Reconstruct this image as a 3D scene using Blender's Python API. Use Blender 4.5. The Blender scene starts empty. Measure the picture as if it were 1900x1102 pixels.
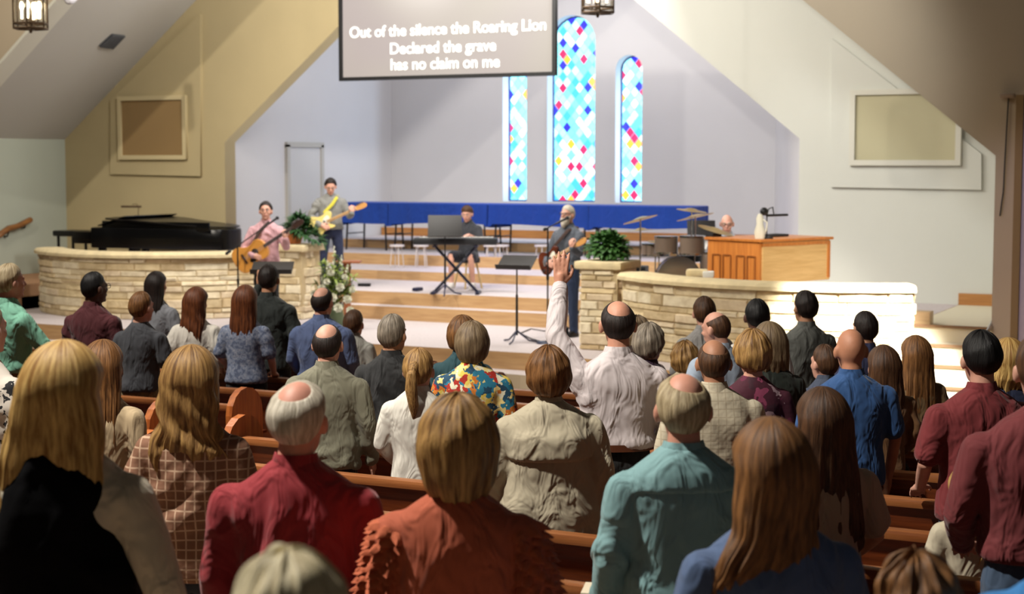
import bpy, bmesh, math, random
import numpy as np
from mathutils import Matrix, Vector
R = math.radians
scene = bpy.context.scene
# ------------------------------------------------------------------ camera, world, exposure, large lights
FPX, CX, CY, CAMH, PITCH, PSI = 3000.0, 950.0, 551.0, 2.35, R(4.78), R(26.565)
cam_d = bpy.data.cameras.new('camera'); cam = bpy.data.objects.new('camera', cam_d)
scene.collection.objects.link(cam); scene.camera = cam
cam_d.sensor_width = 36.0; cam_d.lens = FPX / 1900 * 36.0
cam_d.clip_start = 0.1; cam_d.clip_end = 200
cam.location = (0, 0, CAMH); cam.rotation_euler = (math.pi / 2 - PITCH, 0, PSI)
cam_d.dof.use_dof = True; cam_d.dof.focus_distance = 8.0; cam_d.dof.aperture_fstop = 3.4
scene.view_settings.view_transform = 'Standard'; scene.view_settings.look = 'None'
scene.view_settings.exposure = 0.0; scene.view_settings.gamma = 1.0
scene.view_settings.use_curve_mapping = False
scene.cycles.max_bounces = 5; scene.cycles.diffuse_bounces = 3; scene.cycles.glossy_bounces = 2
scene.cycles.transmission_bounces = 4; scene.cycles.use_denoising = True
scene.cycles.sample_clamp_indirect = 4.0
w = bpy.data.worlds.new('world'); scene.world = w; w.use_nodes = True
w.node_tree.nodes['Background'].inputs[0].default_value = (1.0, 0.93, 0.84, 1)
w.node_tree.nodes['Background'].inputs[1].default_value = 0.028

def light(name, kind, loc, target, power, color=(1, 1, 1), size=0.5, spot=60, blend=0.4, sy=None):
    d = bpy.data.lights.new(name, kind); d.energy = power; d.color = color
    if kind == 'AREA':
        d.size = size
        if sy: d.shape = 'RECTANGLE'; d.size_y = sy
    else:
        d.shadow_soft_size = size
    if kind == 'SPOT': d.spot_size = R(spot); d.spot_blend = blend
    o = bpy.data.objects.new(name, d); scene.collection.objects.link(o); o.location = loc
    o.rotation_euler = (Vector(target) - Vector(loc)).to_track_quat('-Z', 'Y').to_euler()
    return o
WARM, COOL, LAV = (1, .90, .74), (.92, .96, 1), (.80, .80, 1)
# house spots near the nave ridge, stage spots and washes, added fills
light('house_spot', 'SPOT', (-14.2, 9.5, 8.6), (-13, 22.6, 3.0), 2000, (1, .92, .80), .12, 70, .5)
light('house_spot', 'SPOT', (-9.0, 9.5, 8.4), (-7.9, 23, 2.6), 1700, (1, .97, .90), .12, 46, .5)
light('chancel_spot', 'SPOT', (-12.0, 20.4, 6.6), (-12.8, 28, 2.4), 1150, (1, .95, .90), .10, 78, .5)
light('chancel_wash', 'AREA', (-12.2, 24.4, 7.4), (-12.2, 26.0, 0), 190, (.86, .88, 1), 5.0, sy=1.5)
light('stage_wash', 'AREA', (-11.5, 17.6, 6.6), (-11.5, 21.8, .2), 480, (1, .95, .88), 5.0, sy=1.0)
light('stage_blue_spot', 'SPOT', (-15.6, 23.8, 5.4), (-11.0, 24.5, .5), 450, (.45, .46, 1), .15, 60, .8)
light('wall_spot', 'SPOT', (-1.2, 13.0, 4.4), (-4.5, 17.9, .2), 15000, (1, .98, .95), .08, 21, .35)
light('organ_fill', 'SPOT', (-1.4, 14.0, 3.9), (-5.4, 19.6, .9), 1400, (1, .95, .86), .12, 22, .5)  # added lamp, brightens the right face of the organ
light('right_wall_wash', 'SPOT', (-6.0, 14.0, 6.5), (-5.2, 22.5, 1.3), 640, (.95, .98, 1), .3, 40, .7)
light('arch_fill', 'AREA', (-8.0, 12.5, 8.0), (-2.5, 19.0, 4.5), 90, (1, .90, .76), 1.5, sy=1.5)  # added fill lamp for the right of the arch wall
light('arch_fill', 'AREA', (-16.0, 13.0, 8.0), (-19.5, 19.0, 5.0), 190, (1, .88, .70), 1.2, sy=1.2)  # added fill lamp for the left of the arch wall
light('stone_wall_fill', 'SPOT', (-8.5, 11.5, 6.4), (-6.9, 17.9, .6), 1150, (1, .91, .76), .15, 36, .8)  # lamp added to brighten the right stone wall
light('pier_fill', 'SPOT', (-4.6, 12.8, 4.8), (-2.9, 18.8, 1.3), 420, (.86, .78, 1), .2, 24, .8)  # added violet fill for the pier and jamb
light('bay_fill', 'AREA', (-9.0, 20.9, 6.2), (-17.5, 21.0, 3.4), 290, (1, .97, .92), 1.0, sy=1.0)  # unseen lamp added above view to lift ambient light in the bay
# ceiling cans over the pews, high on the left
light('pew_spot', 'SPOT', (-5.4, 3.3, 7.0), (-2.6, 4.6, 1.2), 2700, (1, .93, .82), .14, 96, .7)
light('pew_spot', 'SPOT', (-9.4, 6.6, 7.6), (-6.7, 9.9, 1.1), 2600, (1, .93, .83), .14, 72, .7)
light('pew_spot', 'SPOT', (-6.5, 7.4, 7.6), (-4.2, 9.4, 1.1), 300, (1, .90, .76), .14, 70, .8)

# ------------------------------------------------------------------ pixel helpers: a sight line meets a real plane of the building
FW = Vector((-math.sin(PSI) * math.cos(PITCH), math.cos(PSI) * math.cos(PITCH), -math.sin(PITCH)))
UPV = Vector((-math.sin(PSI) * math.sin(PITCH), math.cos(PSI) * math.sin(PITCH), math.cos(PITCH)))
RT = Vector((math.cos(PSI), math.sin(PSI), 0))
O = Vector((0, 0, CAMH))
def ray(x, y): return FW * FPX + RT * (x - CX) + UPV * (CY - y)
def at_v(x, y, v): d = ray(x, y); return O + d * (v / d.y)
def at_z(x, y, z): d = ray(x, y); return O + d * ((z - CAMH) / d.z)
def at_u(x, y, u): d = ray(x, y); return O + d * (u / d.x)
K = math.cos(PSI)
def at_c(x, y, c): return at_v(x, y, c * K)
def floor_z(v): return -0.035 * (min(max(v / K, 1.0), 17.0) - 5.0)

# ------------------------------------------------------------------ materials
def srgb(*c):
    return tuple(((v / 255) / 12.92 if v / 255 <= .04045 else ((v / 255 + .055) / 1.055) ** 2.4) for v in c)
_M = {}
def nodes(m): return m.node_tree.nodes, m.node_tree.links
def mat(name, col, rough=.6, metal=0, var=.0, scale=8, bump=0, bscale=40, stretch=(1, 1, 1), col2=None, sheen=0, coat=0, emit=None, es=0, spec=.5):
    if name in _M: return _M[name]
    m = bpy.data.materials.new(name); m.use_nodes = True; n, l = nodes(m); b = n['Principled BSDF']
    c = srgb(*col); b.inputs['Base Color'].default_value = (*c, 1)
    b.inputs['Roughness'].default_value = rough; b.inputs['Metallic'].default_value = metal
    b.inputs['Specular IOR Level'].default_value = spec
    if sheen: b.inputs['Sheen Weight'].default_value = sheen
    if coat: b.inputs['Coat Weight'].default_value = coat; b.inputs['Coat Roughness'].default_value = .1
    if emit: b.inputs['Emission Color'].default_value = (*srgb(*emit), 1); b.inputs['Emission Strength'].default_value = es
    if var or col2 or bump:
        tc = n.new('ShaderNodeTexCoord'); mp = n.new('ShaderNodeMapping'); mp.inputs['Scale'].default_value = stretch
        l.new(tc.outputs['Object'], mp.inputs['Vector'])
    if var or col2:
        t = n.new('ShaderNodeTexNoise'); t.inputs['Scale'].default_value = scale; t.inputs['Detail'].default_value = 5
        l.new(mp.outputs[0], t.inputs['Vector'])
        r = n.new('ShaderNodeValToRGB'); r.color_ramp.elements[0].position = .32; r.color_ramp.elements[1].position = .68
        c2 = srgb(*col2) if col2 else tuple(v * (1 - var) for v in c)
        c1 = c if col2 else tuple(min(1, v * (1 + var * .6)) for v in c)
        r.color_ramp.elements[0].color = (*c2, 1); r.color_ramp.elements[1].color = (*c1, 1)
        l.new(t.outputs['Fac'], r.inputs[0]); l.new(r.outputs[0], b.inputs['Base Color'])
    if bump:
        t2 = n.new('ShaderNodeTexNoise'); t2.inputs['Scale'].default_value = bscale; t2.inputs['Detail'].default_value = 4
        l.new(mp.outputs[0], t2.inputs['Vector'])
        bp = n.new('ShaderNodeBump'); bp.inputs['Strength'].default_value = bump; bp.inputs['Distance'].default_value = .02
        l.new(t2.outputs['Fac'], bp.inputs['Height']); l.new(bp.outputs[0], b.inputs['Normal'])
    _M[name] = m; return m
def wood(name, c1, c2, axis='x', rough=.42, scale=1.0):
    st = {'x': (1.2, 14, 14), 'y': (14, 1.2, 14), 'z': (14, 14, 1.2)}[axis]
    return mat(name, c1, rough, col2=c2, scale=2.2 * scale, stretch=st, bump=.08, bscale=5, coat=.12)
def skin(col): return mat('skin_%d_%d_%d' % col, col, .55, var=.10, scale=14, sheen=.05)
def cloth(name, col, var=.08, bump=.55, rough=.85, sheen=.12, bscale=5.5):
    m = mat(name, col, rough, var=var, scale=5, bump=bump, bscale=bscale, sheen=sheen, stretch=(1.5, 1.5, .8))
    for q in m.node_tree.nodes:
        if q.type == 'TEX_NOISE' and abs(q.inputs['Scale'].default_value - bscale) < 1e-6: q.inputs['Distortion'].default_value = 1.6; q.inputs['Detail'].default_value = 2.0
        if q.type == 'BUMP': q.inputs['Distance'].default_value = .06
    return m
def hairmat(name, c1, c2):
    m = bpy.data.materials.new(name); m.use_nodes = True; n, l = nodes(m); b = n['Principled BSDF']
    b.inputs['Roughness'].default_value = .52; b.inputs['Specular IOR Level'].default_value = .35
    at = n.new('ShaderNodeAttribute'); at.attribute_name = 'strand'
    t = n.new('ShaderNodeTexNoise'); t.inputs['Scale'].default_value = 8; t.inputs['Detail'].default_value = 6; t.inputs['Roughness'].default_value = .62; l.new(at.outputs['Vector'], t.inputs['Vector'])
    r = n.new('ShaderNodeValToRGB'); r.color_ramp.elements[0].position = .36; r.color_ramp.elements[1].position = .64
    r.color_ramp.elements[0].color = (*srgb(*c2), 1); r.color_ramp.elements[1].color = (*srgb(*c1), 1)
    l.new(t.outputs['Fac'], r.inputs[0]); l.new(r.outputs[0], b.inputs['Base Color'])
    bp = n.new('ShaderNodeBump'); bp.inputs['Strength'].default_value = .55; bp.inputs['Distance'].default_value = .012
    l.new(t.outputs['Fac'], bp.inputs['Height']); l.new(bp.outputs[0], b.inputs['Normal'])
    return m
def ramp_tex(name, kind, scale, stops, rough=.85, stretch=(1, 1, 1), const=True, bump=.3, distort=0):
    m = bpy.data.materials.new(name); m.use_nodes = True; n, l = nodes(m); b = n['Principled BSDF']
    b.inputs['Roughness'].default_value = rough
    tc = n.new('ShaderNodeTexCoord'); mp = n.new('ShaderNodeMapping'); mp.inputs['Scale'].default_value = stretch
    l.new(tc.outputs['Object'], mp.inputs['Vector'])
    if kind == 'voronoi':
        t = n.new('ShaderNodeTexVoronoi'); t.inputs['Scale'].default_value = scale
        nz = n.new('ShaderNodeTexNoise'); nz.inputs['Scale'].default_value = scale * .7
        mx = n.new('ShaderNodeMix'); mx.data_type = 'VECTOR'; mx.inputs[0].default_value = .12
        l.new(mp.outputs[0], nz.inputs['Vector']); l.new(mp.outputs[0], mx.inputs[4]); l.new(nz.outputs['Color'], mx.inputs[5])
        l.new(mx.outputs[1], t.inputs['Vector'])
        sp = n.new('ShaderNodeSeparateColor'); l.new(t.outputs['Color'], sp.inputs[0]); out = sp.outputs[0]
    else:
        t = n.new('ShaderNodeTexNoise'); t.inputs['Scale'].default_value = scale; t.inputs['Detail'].default_value = 3
        l.new(mp.outputs[0], t.inputs['Vector']); out = t.outputs['Fac']
    r = n.new('ShaderNodeValToRGB'); cr = r.color_ramp
    if const: cr.interpolation = 'CONSTANT'
    while len(cr.elements) < len(stops): cr.elements.new(.5)
    for e, (p, c) in zip(cr.elements, stops): e.position = p; e.color = (*srgb(*c), 1)
    l.new(out, r.inputs[0]); l.new(r.outputs[0], b.inputs['Base Color'])
    t2 = n.new('ShaderNodeTexNoise'); t2.inputs['Scale'].default_value = 14; l.new(mp.outputs[0], t2.inputs['Vector'])
    bp = n.new('ShaderNodeBump'); bp.inputs['Strength'].default_value = bump; bp.inputs['Distance'].default_value = .02
    l.new(t2.outputs['Fac'], bp.inputs['Height']); l.new(bp.outputs[0], b.inputs['Normal'])
    return m
def plaid(name, base, lines, scale=14, bump=.5, w=.12):
    m = bpy.data.materials.new(name); m.use_nodes = True; n, l = nodes(m); b = n['Principled BSDF']
    b.inputs['Roughness'].default_value = .85
    tc = n.new('ShaderNodeTexCoord'); sp = n.new('ShaderNodeSeparateXYZ'); l.new(tc.outputs['Object'], sp.inputs[0])
    outs = []
    for k in ('X', 'Z'):
        a = n.new('ShaderNodeMath'); a.operation = 'MULTIPLY'; a.inputs[1].default_value = scale; l.new(sp.outputs[k], a.inputs[0])
        f = n.new('ShaderNodeMath'); f.operation = 'FRACT'; l.new(a.outputs[0], f.inputs[0])
        g = n.new('ShaderNodeMath'); g.operation = 'LESS_THAN'; g.inputs[1].default_value = w; l.new(f.outputs[0], g.inputs[0])
        outs.append(g)
    mx = n.new('ShaderNodeMath'); mx.operation = 'MAXIMUM'; l.new(outs[0].outputs[0], mx.inputs[0]); l.new(outs[1].outputs[0], mx.inputs[1])
    c = n.new('ShaderNodeMix'); c.data_type = 'RGBA'; c.inputs[6].default_value = (*srgb(*base), 1); c.inputs[7].default_value = (*srgb(*lines), 1)
    l.new(mx.outputs[0], c.inputs[0]); l.new(c.outputs[2], b.inputs['Base Color'])
    t2 = n.new('ShaderNodeTexNoise'); t2.inputs['Scale'].default_value = 14; l.new(tc.outputs['Object'], t2.inputs['Vector'])
    bp = n.new('ShaderNodeBump'); bp.inputs['Strength'].default_value = bump; bp.inputs['Distance'].default_value = .02
    l.new(t2.outputs['Fac'], bp.inputs['Height']); l.new(bp.outputs[0], b.inputs['Normal'])
    return m

# ------------------------------------------------------------------ geometry helpers
def unit(v):
    v = np.asarray(v, float); return v / (np.linalg.norm(v) + 1e-12)
class Geo:
    def __init__(s): s.v = []; s.f = []; s.n = 0
    def add(s, v, f):
        v = np.asarray(v, float); s.v.append(v); b = s.n
        s.f.extend([tuple(i + b for i in q) for q in f]); s.n += len(v); return s
    def arr(s): return np.concatenate(s.v) if s.v else np.zeros((0, 3))
    def xf(s, fn):
        s.v = [fn(a) for a in s.v]; return s
    def merge(s, g): return s.add(g.arr(), g.f)
    def grid(s, P, closed=True, caps=True):
        P = np.asarray(P, float); a, b = P.shape[:2]; f = []
        for i in range(a - 1):
            for j in range(b if closed else b - 1):
                k = (j + 1) % b; f.append((i * b + j, i * b + k, (i + 1) * b + k, (i + 1) * b + j))
        V = P.reshape(-1, 3)
        if caps and closed:
            V = np.vstack([V, P[0].mean(0), P[-1].mean(0)]); c0 = a * b; c1 = c0 + 1
            for j in range(b):
                k = (j + 1) % b; f.append((k, j, c0)); f.append(((a - 1) * b + j, (a - 1) * b + k, c1))
        return s.add(V, f)
    def tube(s, pts, rad, seg=10, caps=True, flat=1.0, up=None):
        pts = [np.asarray(p, float) for p in pts]; n = len(pts)
        if np.isscalar(rad): rad = [rad] * n
        T = [unit(pts[min(i + 1, n - 1)] - pts[max(i - 1, 0)]) for i in range(n)]
        ref = np.array(up if up is not None else ((0, 0, 1) if abs(T[0][2]) < .9 else (0, 1, 0)), float)
        rings = []
        def ring(c, t, r):
            nonlocal ref
            a = unit(np.cross(t, ref)); b = np.cross(a, t); ref = b
            ph = np.linspace(0, 2 * np.pi, seg, endpoint=False)
            return c + r * (np.outer(np.cos(ph), a) + flat * np.outer(np.sin(ph), b))
        if caps:
            for q in (.25, .7): rings.append(ring(pts[0] - T[0] * rad[0] * math.cos(q * 1.57) * (.98), T[0], rad[0] * math.sin(q * 1.57)))
        for i in range(n): rings.append(ring(pts[i], T[i], rad[i]))
        if caps:
            for q in (.7, .25): rings.append(ring(pts[-1] + T[-1] * rad[-1] * math.cos(q * 1.57) * (.98), T[-1], rad[-1] * math.sin(q * 1.57)))
        return s.grid(rings)
    def cyl(s, p0, p1, r0, r1=None, seg=12): return s.tube([p0, p1], [r0, r0 if r1 is None else r1], seg, caps=False)
    def ell(s, c, r, n=14, m=10, fn=None):
        P = []
        for i in range(1, m):
            th = math.pi * i / m; ph = np.linspace(0, 2 * np.pi, n, endpoint=False)
            P.append(np.stack([c[0] + r[0] * math.sin(th) * np.cos(ph), c[1] + r[1] * math.sin(th) * np.sin(ph), np.full(n, c[2] + r[2] * math.cos(th))], 1))
        b = s.n; k = len(s.v); s.grid(P)
        s.v[-1][-2] = (c[0], c[1], c[2] + r[2]); s.v[-1][-1] = (c[0], c[1], c[2] - r[2])
        return s
    def loft(s, rings, n=28, p=2.4):
        P = []
        ph = np.linspace(0, 2 * np.pi, n, endpoint=False)
        for (x, y, z, rx, ry) in rings:
            cx = np.sign(np.cos(ph)) * np.abs(np.cos(ph)) ** (2 / p); sy = np.sign(np.sin(ph)) * np.abs(np.sin(ph)) ** (2 / p)
            P.append(np.stack([x + rx * cx, y + ry * sy, np.full(n, z)], 1))
        return s.grid(P)
    def box(s, c, d, bev=0.0, rot=0):
        x, y, z = [v / 2 for v in d]; b = min(bev, x * .9, y * .9, z * .9)
        if b <= 0:
            V = np.array([(i * x, j * y, k * z) for i in (-1, 1) for j in (-1, 1) for k in (-1, 1)])
            F = [(0, 1, 3, 2), (4, 6, 7, 5), (0, 4, 5, 1), (2, 3, 7, 6), (0, 2, 6, 4), (1, 5, 7, 3)]
        else:
            bmx = bmesh.new(); bmesh.ops.create_cube(bmx, size=1)
            for vv in bmx.verts: vv.co = (vv.co.x * 2 * x, vv.co.y * 2 * y, vv.co.z * 2 * z)
            bmesh.ops.bevel(bmx, geom=list(bmx.edges), offset=b, segments=2, affect='EDGES', profile=.6)
            bmx.verts.index_update(); V = np.array([v.co[:] for v in bmx.verts]); F = [tuple(v.index for v in f.verts) for f in bmx.faces]; bmx.free()
        if rot:
            cr, sr = math.cos(rot), math.sin(rot); V = np.stack([V[:, 0] * cr - V[:, 1] * sr, V[:, 0] * sr + V[:, 1] * cr, V[:, 2]], 1)
        return s.add(V + np.asarray(c, float), F)
    def prism(s, poly, z0, z1):
        n = len(poly); V = [(x, y, z0) for x, y in poly] + [(x, y, z1) for x, y in poly]
        F = [(i, (i + 1) % n, n + (i + 1) % n, n + i) for i in range(n)] + [tuple(range(n, 2 * n)), tuple(range(n - 1, -1, -1))]
        return s.add(V, F)
    def leaf(s, p, d, L, W, nrm=(0, 0, 1), bend=.3):
        p = np.asarray(p, float); d = unit(d); sd = unit(np.cross(d, nrm)); up = np.cross(sd, d)
        V = []; N = 5
        for i in range(N):
            t = i / (N - 1); ww = W * math.sin(math.pi * min(1, .12 + .88 * t)) ** .8
            c = p + d * L * t - up * bend * L * t * t
            V += [c - sd * ww, c + up * ww * .35, c + sd * ww]
        F = []
        for i in range(N - 1):
            F += [(3 * i, 3 * i + 1, 3 * i + 4, 3 * i + 3), (3 * i + 1, 3 * i + 2, 3 * i + 5, 3 * i + 4)]
        return s.add(V, F)
COL = scene.collection
def mesh_of(g, name, smooth=True):
    me = bpy.data.meshes.new(name); me.from_pydata(g.arr().tolist(), [], g.f); me.update()
    bmx = bmesh.new(); bmx.from_mesh(me); bmesh.ops.recalc_face_normals(bmx, faces=bmx.faces); bmx.to_mesh(me); bmx.free()
    if smooth:
        me.polygons.foreach_set('use_smooth', [True] * len(me.polygons))
        try: me.set_sharp_from_angle(angle=R(38))
        except Exception: pass
    return me
def obj(name, g, m, parent=None, smooth=True, **props):
    me = g if isinstance(g, bpy.types.Mesh) else mesh_of(g, name, smooth)
    o = bpy.data.objects.new(name, me); COL.objects.link(o)
    if m: 
        me.materials.clear(); me.materials.append(m)
    if parent: o.parent = parent
    for k, v in props.items(): o[k] = v
    return o
def tag(o, label, cat, group=None, kind=None):
    o['label'] = label; o['category'] = cat
    if group: o['group'] = group
    if kind: o['kind'] = kind
    return o
def thing(name, label, cat, loc=(0, 0, 0), rz=0, group=None):
    o = bpy.data.objects.new(name, None); COL.objects.link(o); o.location = loc; o.rotation_euler = (0, 0, rz); o.empty_display_size = .1
    return tag(o, label, cat, group)
def struct(name, g, m, parent=None, smooth=False, label=None):
    o = obj(name, g, m, parent, smooth)
    if parent is None: o['kind'] = 'structure'
    if label: o['label'] = label
    return o
def copy_tree(o, parent=None):
    c = o.copy(); COL.objects.link(c)
    if parent: c.parent = parent
    for ch in list(o.children): copy_tree(ch, c)
    return c
def remesh(g, voxel, smooth=4, name='body'):
    me = mesh_of(g, name + '_raw', False); o = bpy.data.objects.new('tmp', me); COL.objects.link(o)
    m = o.modifiers.new('r', 'REMESH'); m.mode = 'VOXEL'; m.voxel_size = voxel; m.use_smooth_shade = True
    if smooth:
        s = o.modifiers.new('s', 'SMOOTH'); s.factor = .5; s.iterations = smooth
    dg = bpy.context.evaluated_depsgraph_get(); out = bpy.data.meshes.new_from_object(o.evaluated_get(dg))
    bpy.data.objects.remove(o); bpy.data.meshes.remove(me); out.name = name
    out.polygons.foreach_set('use_smooth', [True] * len(out.polygons)); return out
def folds(me, amp, seed=0, freq=1.0, mask=None):
    n = len(me.vertices); co = np.empty(n * 3); me.vertices.foreach_get('co', co); co = co.reshape(-1, 3)
    nr = np.empty(n * 3); me.vertex_normals.foreach_get('vector', nr); nr = nr.reshape(-1, 3)
    rs = np.random.RandomState(seed); d = np.zeros(n)
    wx = .10 * np.sin(co[:, 2] * 7 + rs.rand() * 6) + .06 * np.sin(co[:, 0] * 11 + rs.rand() * 6)
    wz = .10 * np.sin(co[:, 0] * 8 + rs.rand() * 6) + .05 * np.sin(co[:, 2] * 13 + rs.rand() * 6)
    for _ in range(5):
        a = rs.uniform(-.8, .8) + (math.pi / 2 if rs.rand() < .3 else 0); k = rs.uniform(15, 48) * freq
        ph = k * (math.cos(a) * (co[:, 0] + wx + co[:, 1] * .6) + math.sin(a) * .8 * (co[:, 2] + wz)) + rs.rand() * 6
        sn = np.sin(ph); d += (np.abs(sn) ** .6 * np.sign(sn)) * rs.uniform(.5, 1)
    d *= amp / 2.4 * np.clip(.55 + .9 * np.sin(co[:, 0] * 9 + co[:, 2] * 5 + rs.rand() * 6), .1, 1.3)
    if mask is not None: d *= mask(co)
    d = np.clip(d, -.0045, amp * 1.2) + amp * .25
    co += nr * d[:, None]; me.vertices.foreach_set('co', co.ravel()); me.update()
def text_mesh(s, size, name, bold=0.0):
    cu = bpy.data.curves.new(name, 'FONT'); cu.body = s; cu.size = size; cu.align_x = 'CENTER'; cu.extrude = .002; cu.offset = bold
    o = bpy.data.objects.new('tmp', cu); COL.objects.link(o); dg = bpy.context.evaluated_depsgraph_get()
    me = bpy.data.meshes.new_from_object(o.evaluated_get(dg)); bpy.data.objects.remove(o); return me
def plate(name, outer, holes, v0, v1, m):
    """upright wall plate in the u-z plane, from v0 (near face) to v1"""
    cu = bpy.data.curves.new(name, 'CURVE'); cu.dimensions = '2D'; cu.fill_mode = 'BOTH'; cu.extrude = abs(v1 - v0) / 2
    for lp in [outer] + holes:
        sp = cu.splines.new('POLY'); sp.points.add(len(lp) - 1)
        for p, (a, b) in zip(sp.points, lp): p.co = (a, b, 0, 1)
        sp.use_cyclic_u = True
    o = bpy.data.objects.new('tmp', cu); COL.objects.link(o); dg = bpy.context.evaluated_depsgraph_get()
    me = bpy.data.meshes.new_from_object(o.evaluated_get(dg)); bpy.data.objects.remove(o); me.name = name
    me.transform(Matrix(((1, 0, 0, 0), (0, 0, -1, (v0 + v1) / 2), (0, 1, 0, 0), (0, 0, 0, 1)))); me.update()
    return me
# ------------------------------------------------------------------ room shell
V3, V2, V1 = 28.17, 22.58, 19.23
warm_lit_paint = mat('warm_lit_paint', (188, 172, 132), .9, var=.03, scale=1.5)  # off-white front wall with warm light painted into its colour
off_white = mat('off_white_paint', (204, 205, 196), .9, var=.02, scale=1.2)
grey_paint = mat('grey_paint', (196, 194, 194), .9, var=.02, scale=1.2)
nave_tan = mat('nave_tan_paint', (178, 163, 140), .9, var=.04, scale=.8)
ceil_paint = mat('ceiling_paint', (186, 184, 178), .9, var=.02, scale=1)
side_paint = mat('side_wall_paint', (176, 182, 168), .9, var=.04, scale=.7)
cream_trim = mat('cream_trim', (206, 190, 148), .7)
white_trim = mat('white_trim', (205, 203, 190), .6)
carpet = mat('stage_carpet', (200, 190, 190), .95, var=.10, scale=30, bump=.3, bscale=300)
floor_carpet = mat('floor_carpet', (150, 128, 108), .95, var=.15, scale=20, bump=.3, bscale=300)
oak_x = wood('oak_riser', (204, 166, 118), (184, 144, 98), 'x')
oak_dark = wood('oak_riser_dark', (178, 124, 66), (158, 104, 52), 'x')
pew_wood = wood('pew_wood', (134, 66, 30), (88, 38, 16), 'x')
pew_end_wood = wood('pew_end_wood', (200, 116, 54), (160, 82, 34), 'z')
black = mat('black_lacquer', (8, 8, 9), .12, coat=.6)
black_mat = mat('black_metal', (14, 14, 16), .45)
chrome = mat('chrome', (200, 200, 205), .2, metal=1)

me = bpy.data.meshes.new('floor')
vs = [-3, 1 * K, 17 * K, 34]; V, F = [], []
for i, v in enumerate(vs): V += [(-27, v, floor_z(v)), (8, v, floor_z(v))]
for i in range(3): F.append((2 * i, 2 * i + 1, 2 * i + 3, 2 * i + 2))
struct('floor', Geo().add(V, F), floor_carpet)

def arch(u0, u1, z0, ztop, n=14):
    r = (u1 - u0) / 2; zc = ztop - r; c = (u0 + u1) / 2
    return [(u0, z0), (u1, z0)] + [(c + r * math.cos(math.pi * k / n), zc + r * math.sin(math.pi * k / n)) for k in range(n + 1)]
WIN = []
for xa, xb, yb, yt in ((933, 977, 373, 103), (1015, 1103, 375, 28), (1141, 1190, 377, 102)):
    a, b = at_v(xa, yb, V3), at_v(xb, yb, V3)
    WIN.append((a.x, b.x, (a.z + b.z) / 2, at_v((xa + xb) / 2, yt, V3).z))
WIN = [(a, b, WIN[1][2], t) for a, b, z, t in WIN]
struct('wall_back', plate('wall_back', [(-16.8, -.4), (-8.8, -.4), (-8.8, 8.2), (-16.8, 8.2)], [arch(a, b, z, t) for a, b, z, t in WIN], V3, V3 + .34, None), grey_paint)
def stained(seed):
    m = bpy.data.materials.new('stained_glass'); m.use_nodes = True; n, l = nodes(m); b = n['Principled BSDF']
    tc = n.new('ShaderNodeTexCoord'); sp = n.new('ShaderNodeSeparateXYZ'); l.new(tc.outputs['Object'], sp.inputs[0])
    def ma(op, a, b_=None, clamp=False):
        x = n.new('ShaderNodeMath'); x.operation = op
        for i, q in enumerate((a, b_)):
            if q is None: continue
            if isinstance(q, (int, float)): x.inputs[i].default_value = q
            else: l.new(q, x.inputs[i])
        return x.outputs[0]
    X = ma('MULTIPLY', sp.outputs['X'], 1 / .175); Z = ma('MULTIPLY', sp.outputs['Z'], 1 / .215)
    A = ma('ADD', X, Z); B = ma('SUBTRACT', X, Z)
    fa, fb = ma('FLOOR', A), ma('FLOOR', B)
    cb = n.new('ShaderNodeCombineXYZ'); l.new(fa, cb.inputs[0]); l.new(fb, cb.inputs[1]); cb.inputs[2].default_value = seed
    wn = n.new('ShaderNodeTexWhiteNoise'); l.new(cb.outputs[0], wn.inputs['Vector'])
    r = n.new('ShaderNodeValToRGB'); cr = r.color_ramp; cr.interpolation = 'CONSTANT'
    stops = [(0, (150, 235, 240)), (.15, (185, 248, 250)), (.30, (110, 215, 235)), (.42, (90, 190, 235)), (.52, (215, 252, 255)), (.62, (130, 225, 225)), (.73, (60, 160, 230)), (.78, (200, 20, 70)), (.85, (40, 30, 225)), (.92, (245, 160, 30))]
    while len(cr.elements) < len(stops): cr.elements.new(.5)
    for e, (p, c) in zip(cr.elements, stops): e.position = p; e.color = (*srgb(*c), 1)
    l.new(wn.outputs['Value'], r.inputs[0])
    ga, gb = ma('FRACT', A), ma('FRACT', B)
    ea = ma('MINIMUM', ma('MINIMUM', ga, ma('SUBTRACT', 1, ga)), ma('MINIMUM', gb, ma('SUBTRACT', 1, gb)))
    lead = ma('GREATER_THAN', ea, .035)
    mx = n.new('ShaderNodeMix'); mx.data_type = 'RGBA'; mx.inputs[6].default_value = (.10, .30, .45, 1); l.new(lead, mx.inputs[0]); l.new(r.outputs[0], mx.inputs[7])
    l.new(mx.outputs[2], b.inputs['Emission Color']); b.inputs['Emission Strength'].default_value = 2.5
    b.inputs['Base Color'].default_value = (.02, .03, .05, 1); b.inputs['Roughness'].default_value = .2
    return m
for i, (a, b, z, t) in enumerate(WIN):      # added lamp hidden at the right jamb to brighten each niche
    light('niche_fill', 'AREA', (b - .02, V3 + .12, (z + t) / 2 - .1), (a, V3 + .12, (z + t) / 2 - .1), 26 if i == 1 else 16, (.55, .74, 1), .05, sy=(t - z) * .8)
blue_frame = mat('window_frame_blue', (40, 60, 130), .5)
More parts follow.
